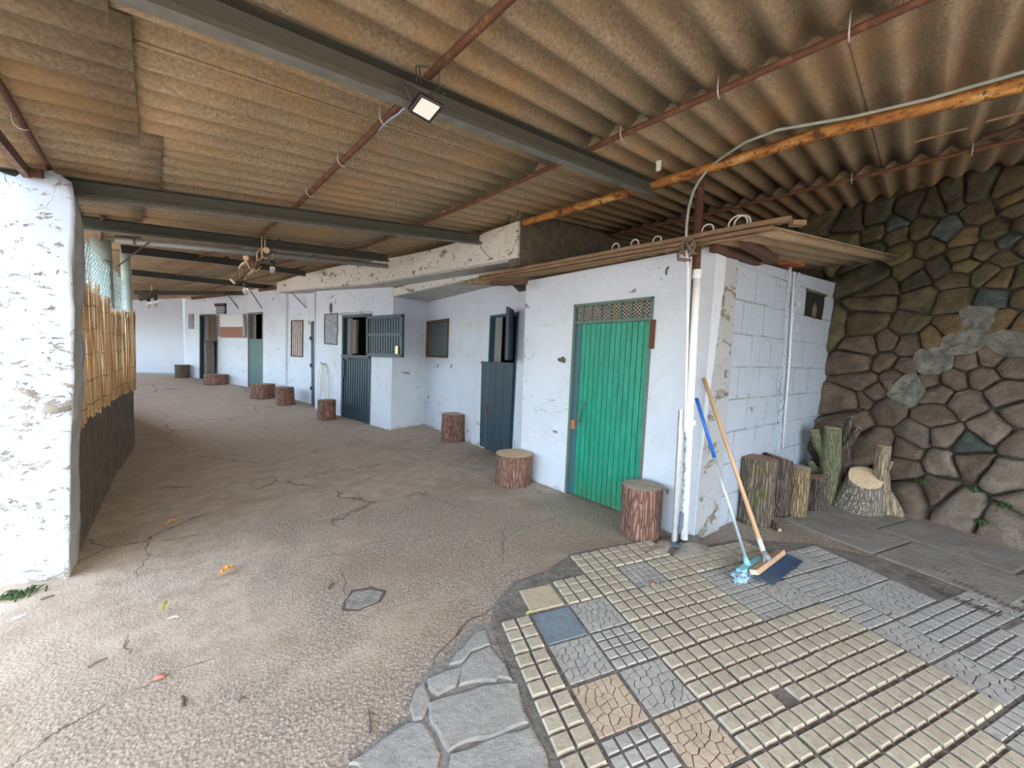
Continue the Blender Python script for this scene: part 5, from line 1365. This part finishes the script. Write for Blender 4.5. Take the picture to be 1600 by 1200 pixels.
mb.tube([q[0].lerp(q[1], .5)-nrm*.02+(q[0]-q[2]).normalized()*.006, tp+V((-.06, .03, -.01)), tp+V((.05, .0, -.02)), q[1].lerp(q[2], .6)-nrm*.02], .007, 6); mb.build('bracket', M['greyblack'], o)
mb = MB(); u_ = rf(650, 103, .0)
for (x0, y0, x1, y1) in ((650, 103, 651, 128), (655, 103, 658, 132), (686, 112, 685, 140)): mb.tube([rf(x0, y0, .03), rf(x1, y1, .12)], .0028, 5)
mb.tube([rf(650, 103, .05), rf(665, 104, .05), rf(684, 108, .05), rf(691, 100, .05), rf(690, 92, .03)], .004, 5)
mb.tube([rf(685, 140, .12), rf(676, 143, .13), rf(690, 150, .14), rf(695, 145, .13)], .003, 5)
mb.build('hanging_wires', M['cord'], o)
mb = MB(); mb.tube([rf(640, 160, .08), rf(622, 178, .06), rf(608, 187, .05), rf(590, 205, .03)], .005, 6); tag(mb.build('cable', plain('blue_grey_cable', (.33, .40, .62), .5), origin=rf(622, 178, .06), smooth=True), 'short blue grey cable beside the floodlight along the rod', 'cable')
# small white timber end on the near beam
mb = MB(); a = rf(1029, 262, .12); mb.bar(a+V((-.0, 0, -.02)), a+V((0, 0, .045)), .016, .03, up=(0, 1, 0)); tag(mb.build('beam_clip', M['plast'], origin=a), 'small pale metal clip near the right end of the closest beam', 'clip')
# sticks wedged below the right roof
for (a, c_, l, m_) in (((1428, 222), (1512, 200), 'pale thin cane stuck under the right part of the roof', 'timber'), ((1540, 190), (1610, 172), 'second pale cane under the roof at the right edge', 'timber'), ((1535, 217), (1610, 190), 'dark broken batten under the roof at the right edge', 'timber_dk')):
    mb = MB(); mb.tube([rf(*a, .05), rf(*c_, .05)], .008 if m_ == 'timber' else .02, 6); tag(mb.build('stick', M[m_], origin=rf(*a, .05)), l, 'stick')
# ================================================================== HANGING LOG WITH BULBS
YL = 5.35
dp = lambda x, y, k=0.: depth(x, y, YL+k)
o = thing('hanging_branch', 'rough branch wound with rope, hung under the roof with two bulbs', 'branch', dp(395, 405))
mb = MB()
def bt(P, rr, jit=.3, sd=1):
    Q = []; rs = []
    for i in range(len(P)-1):
        for t in range(5): Q.append(P[i].lerp(P[i+1], t/5)); rs.append(rr[i]+(rr[i+1]-rr[i])*t/5)
    Q.append(P[-1]); rs.append(rr[-1]); mb.tube(Q, rs, 12, True, jit=jit, seed=sd)
bt([dp(364, 439), dp(378, 427), dp(395, 412), dp(415, 394, .1), dp(433, 388, .15)], [.035, .045, .055, .05, .03])
bt([dp(395, 412), dp(388, 402)], [.045, .03]); bt([dp(415, 394, .1), dp(417, 388, .05)], [.04, .035]); bt([dp(430, 388, .15), dp(436, 374, .15)], [.025, .012])
mb.build('branch', M['bark_brown'], o, smooth=True)
for (P, r_) in (([dp(364, 439), dp(362.5, 440)], .034), ([dp(386, 403, -.02), dp(384, 403, -.05)], .028), ([dp(416, 390, -.04), dp(416, 391, -.07)], .035)):
    mb = MB(); mb.tube(P, r_, 12); mb.build('cut_face', M['cut_pale'], o)
mb = MB()
for k in range(6):
    cc = dp(381+k*1.5, 421-k*.8); r = .06+.006*(k % 3); ph = k
    mb.tube([cc+V((math.cos(t)*r*.7, -math.cos(t)*r*.3+.0, math.sin(t)*r)) for t in [2*PI*q/14+ph for q in range(15)]], .008, 6)
mb.tube([dp(385, 407, -.06), dp(390, 420, -.08), dp(400, 424, -.05), dp(408, 416, -.02)], .007, 6)
mb.tube([dp(409, 360), dp(409, 385, -.05), dp(409, 402, -.05)], .007, 6); mb.tube([dp(414, 365), dp(414, 386, -.04)], .007, 6); mb.tube([dp(408, 388, -.05), dp(401, 396, -.06), dp(402, 408, -.05), dp(410, 402, -.06), dp(417, 404, -.05)], .007, 6)
mb.build('rope', M['rope'], o, smooth=True)
def bulb(label, x, ytop, y, D_, k=1.):
    o = thing('light_bulb', label, 'light bulb', D_(x, ytop), None); s = D_(x, y); r = .028*k
    mb = MB(); mb.tube([D_(x, ytop), s+V((0, 0, .11*k))], .004, 5); mb.build('cord', M['rope'], o)
    mb = MB(); mb.tube([s+V((0, 0, .12*k)), s+V((0, 0, .10*k)), s+V((0, 0, .045*k))], [.012*k, .022*k, .022*k], 12); mb.build('socket', M['black'], o, smooth=True)
    mb = MB(); n_ = 10; P = [s+V((0, 0, .05*k-.09*k*i/n_)) for i in range(n_+1)]; rr = [max(.003, r*(math.sin(PI*min(1, (.22+.78*i/n_)))**.6)) for i in range(n_+1)]; mb.tube(P, rr, 14); mb.build('bulb', M['bulb'], o, smooth=True)
bulb('clear bulb hanging right, below the rope wound branch', 425.5, 396, 423, dp)
bulb('clear bulb hanging left and lower, under the branch end', 383.5, 430, 456, dp)
YF = 12.5; dq = lambda x, y, k=0.: depth(x, y, YF+k)
o = thing('hanging_branch', 'small distant hanging branch with two bulbs near the back wall', 'branch', dq(235, 462))
mb = MB(); bt([dq(216, 467), dq(228, 463), dq(240, 458), dq(248, 456)], [.06, .08, .07, .05]); bt([dq(222, 456), dq(230, 458)], [.04, .06]); mb.build('branch', M['bark_dark'], o, smooth=True)
mb = MB(); mb.tube([dq(237, 446), dq(237, 462)], .012, 5); mb.build('rope', M['rope'], o)
bulb('left bulb of the distant pair near the back wall', 232, 462, 477, dq, 1.8)
bulb('right bulb of the distant pair near the back wall', 243, 462, 475, dq, 1.8)
mb = MB(); mb.tube([depth(239, 468, 14.5), depth(259, 469, 14.5)], .035, 8); tag(mb.build('tube_lamp', M['tube'], origin=depth(239, 468, 14.5)), 'pale blue white tube lamp under the far roof', 'lamp')
# ================================================================== LITTER
def leaf_obj(label, c, L, w, ang, mat, curl=.02, lobes=0):
    mb = MB(); n = 9; vs = []; 
    for i in range(n):
        t = i/(n-1); ww = w*math.sin(PI*min(1, t*.95+.03))*(1+.5*lobes*math.sin(t*18)); z = .008+curl*(t*(1-t))*2+curl*.5*t
        for s_ in (-1, 0, 1): vs.append(V(c)+V((math.cos(ang)*(t-.5)*L-math.sin(ang)*ww*s_, math.sin(ang)*(t-.5)*L+math.cos(ang)*ww*s_, z+abs(s_)*curl*.5)))
    mb.add(vs, [(i*3+k, i*3+k+1, (i+1)*3+k+1, (i+1)*3+k) for i in range(n-1) for k in range(2)])
    return tag(mb.build('dry_leaf', mat, origin=c, solid=.001), label, 'leaf')
leaf_obj('crumpled orange leaf on the ground right of the pillar foot', fl(355, 897), .09, .03, .3, M['leafo'], .03, 1)
leaf_obj('yellow green pointed leaf lying in the left foreground', fl(259, 954), .075, .014, 1.2, M['leafy'], .03)
leaf_obj('small yellow leaf on the blue grey tile', fl(827, 962), .05, .010, -.3, M['leafy'], .012)
leaf_obj('small reddish leaf on the floor beyond the pillar', fl(268, 818), .07, .02, .3, M['leafo'], .02, 1)
leaf_obj('small dry straw flake beside the yellow green leaf', fl(270, 969), .05, .006, -.4, M['plast'], .01)
def pebble(label, px, py, r, mat, name='pebble', cat='pebble', flat=.5):
    c = fl(px, py); mb = MB(); mb.blob(c+V((0, 0, r*flat*.8)), (r, r*.7, r*flat), seg=9, rings=6, jit=.3, seed=px); tag(mb.build(name, mat, origin=c, smooth=True), label, cat)
pebble('pinkish red stone chip in the left foreground', 249, 1060, .022, M['reds'])
pebble('red brown lump on the beige tiles left of the brooms', 1020, 915, .022, M['reds'])
pebble('white paint flake left of the pillar foot, larger one', 28, 965, .018, M['chipw'], 'paint_flake', 'flake', .2)
pebble('small white paint flake next to the larger one', 38, 961, .012, M['chipw'], 'paint_flake', 'flake', .2)
pebble('tiny white pebble in a joint of the beige tiles, bottom right', 1160, 1149, .009, M['chipw'])
pebble('pale pebble on the concrete beside the ochre log', 1266, 817, .014, M['chipw'])
pebble('brown pebble on the crazy patterned tan tile', 964, 1083, .009, M['twig'])
for (x0, y0, x1, y1, r, l) in ((285, 1088, 286, 1104, .006, 'short thick twig in the left foreground'), (576, 1108, 579, 1146, .003, 'long thin dark twig near the grey flagstones'), (63, 937, 85, 930, .004, 'dark twig right of the pillar foot'), (137, 1043, 168, 1028, .003, 'thin twig pair piece at the left'), (513, 920, 521, 911, .005, 'small dark twig left of the round mortar patch'), (1383, 965, 1395, 960, .004, 'short dark straw on the slabs right'), (372, 1096, 385, 1088, .004, 'curved brown twig in the lower left')):
    a, c = fl(x0, y0, .005), fl(x1, y1, .005); mb = MB(); mb.tube([a, a.lerp(c, .5)+V((.003, .002, .002)), c], r, 6); tag(mb.build('twig', M['twig'], origin=a), l, 'twig')
c = fl(25, 932); mb = MB()
for k in range(40):
    a = R.uniform(0, 6.28); p = c+V((R.gauss(0, .05), R.gauss(0, .03), 0)); mb.tube([p, p+V((math.cos(a)*.02, math.sin(a)*.02, .02)), p+V((math.cos(a)*.045, math.sin(a)*.045, .02))], [.004, .006, .001], 4)
tag(mb.build('weed_tuft', M['moss'], origin=c), 'small green weed tuft at the foot of the white pillar', 'weed')
for o in list(bpy.data.objects):
    if o.parent is None and 'label' in o and 'group' not in o:
        n = o.name.split('.')[0]
        g = {'roof_beam': 'steel beams across the roof', 'purlin_rod': 'rusty purlin rods under the roof sheets', 'firewood_log': 'logs stacked by the block wall', 'light_bulb': 'bulbs hung from the branches', 'moss_tuft': 'moss on the stone wall',
             'twig': 'twigs scattered on the ground', 'dry_leaf': 'leaves scattered on the ground', 'pebble': 'small stones on the ground', 'cable_loop': 'wire loops on the shed roof edge', 'wall_hook': 'small hooks and nails on the white walls', 'switch_box': 'small boxes on the white walls',
             'strut': 'thin struts above the far doors', 'paint_flake': 'paint flakes by the pillar', 'hanging_branch': 'hanging branch lamps', 'fence_post': 'round posts behind the reed screen', 'stick': 'sticks under the right part of the roof', 'wire': 'thin wires on walls'}.get(n)
        if g: o['group'] = g
# ================================================================== LIGHT
w = bpy.data.worlds.new('sky'); bpy.context.scene.world = w; w.use_nodes = True; nt = w.node_tree; bg = nt.nodes['Background']
sky = nt.nodes.new('ShaderNodeTexSky'); sky.sky_type = 'NISHITA'; sky.sun_disc = False; sky.sun_elevation = math.radians(38); sky.sun_rotation = math.radians(150); sky.air_density = 1.2; sky.dust_density = 3
mx = nt.nodes.new('ShaderNodeMix'); mx.data_type = 'RGBA'; mx.inputs[0].default_value = .7; lk(nt, sky.outputs[0], mx.inputs[6]); mx.inputs[7].default_value = (.80, .90, 1.0, 1)
lk(nt, mx.outputs[2], bg.inputs[0]); bg.inputs[1].default_value = 2.2
sc = bpy.context.scene
sc.view_settings.view_transform = 'Standard'; sc.view_settings.look = 'None'; sc.view_settings.gamma = 1; sc.view_settings.exposure = .95
try: sc.view_settings.use_curve_mapping = False
except Exception: pass
sc.cycles.max_bounces = 10; sc.cycles.diffuse_bounces = 8
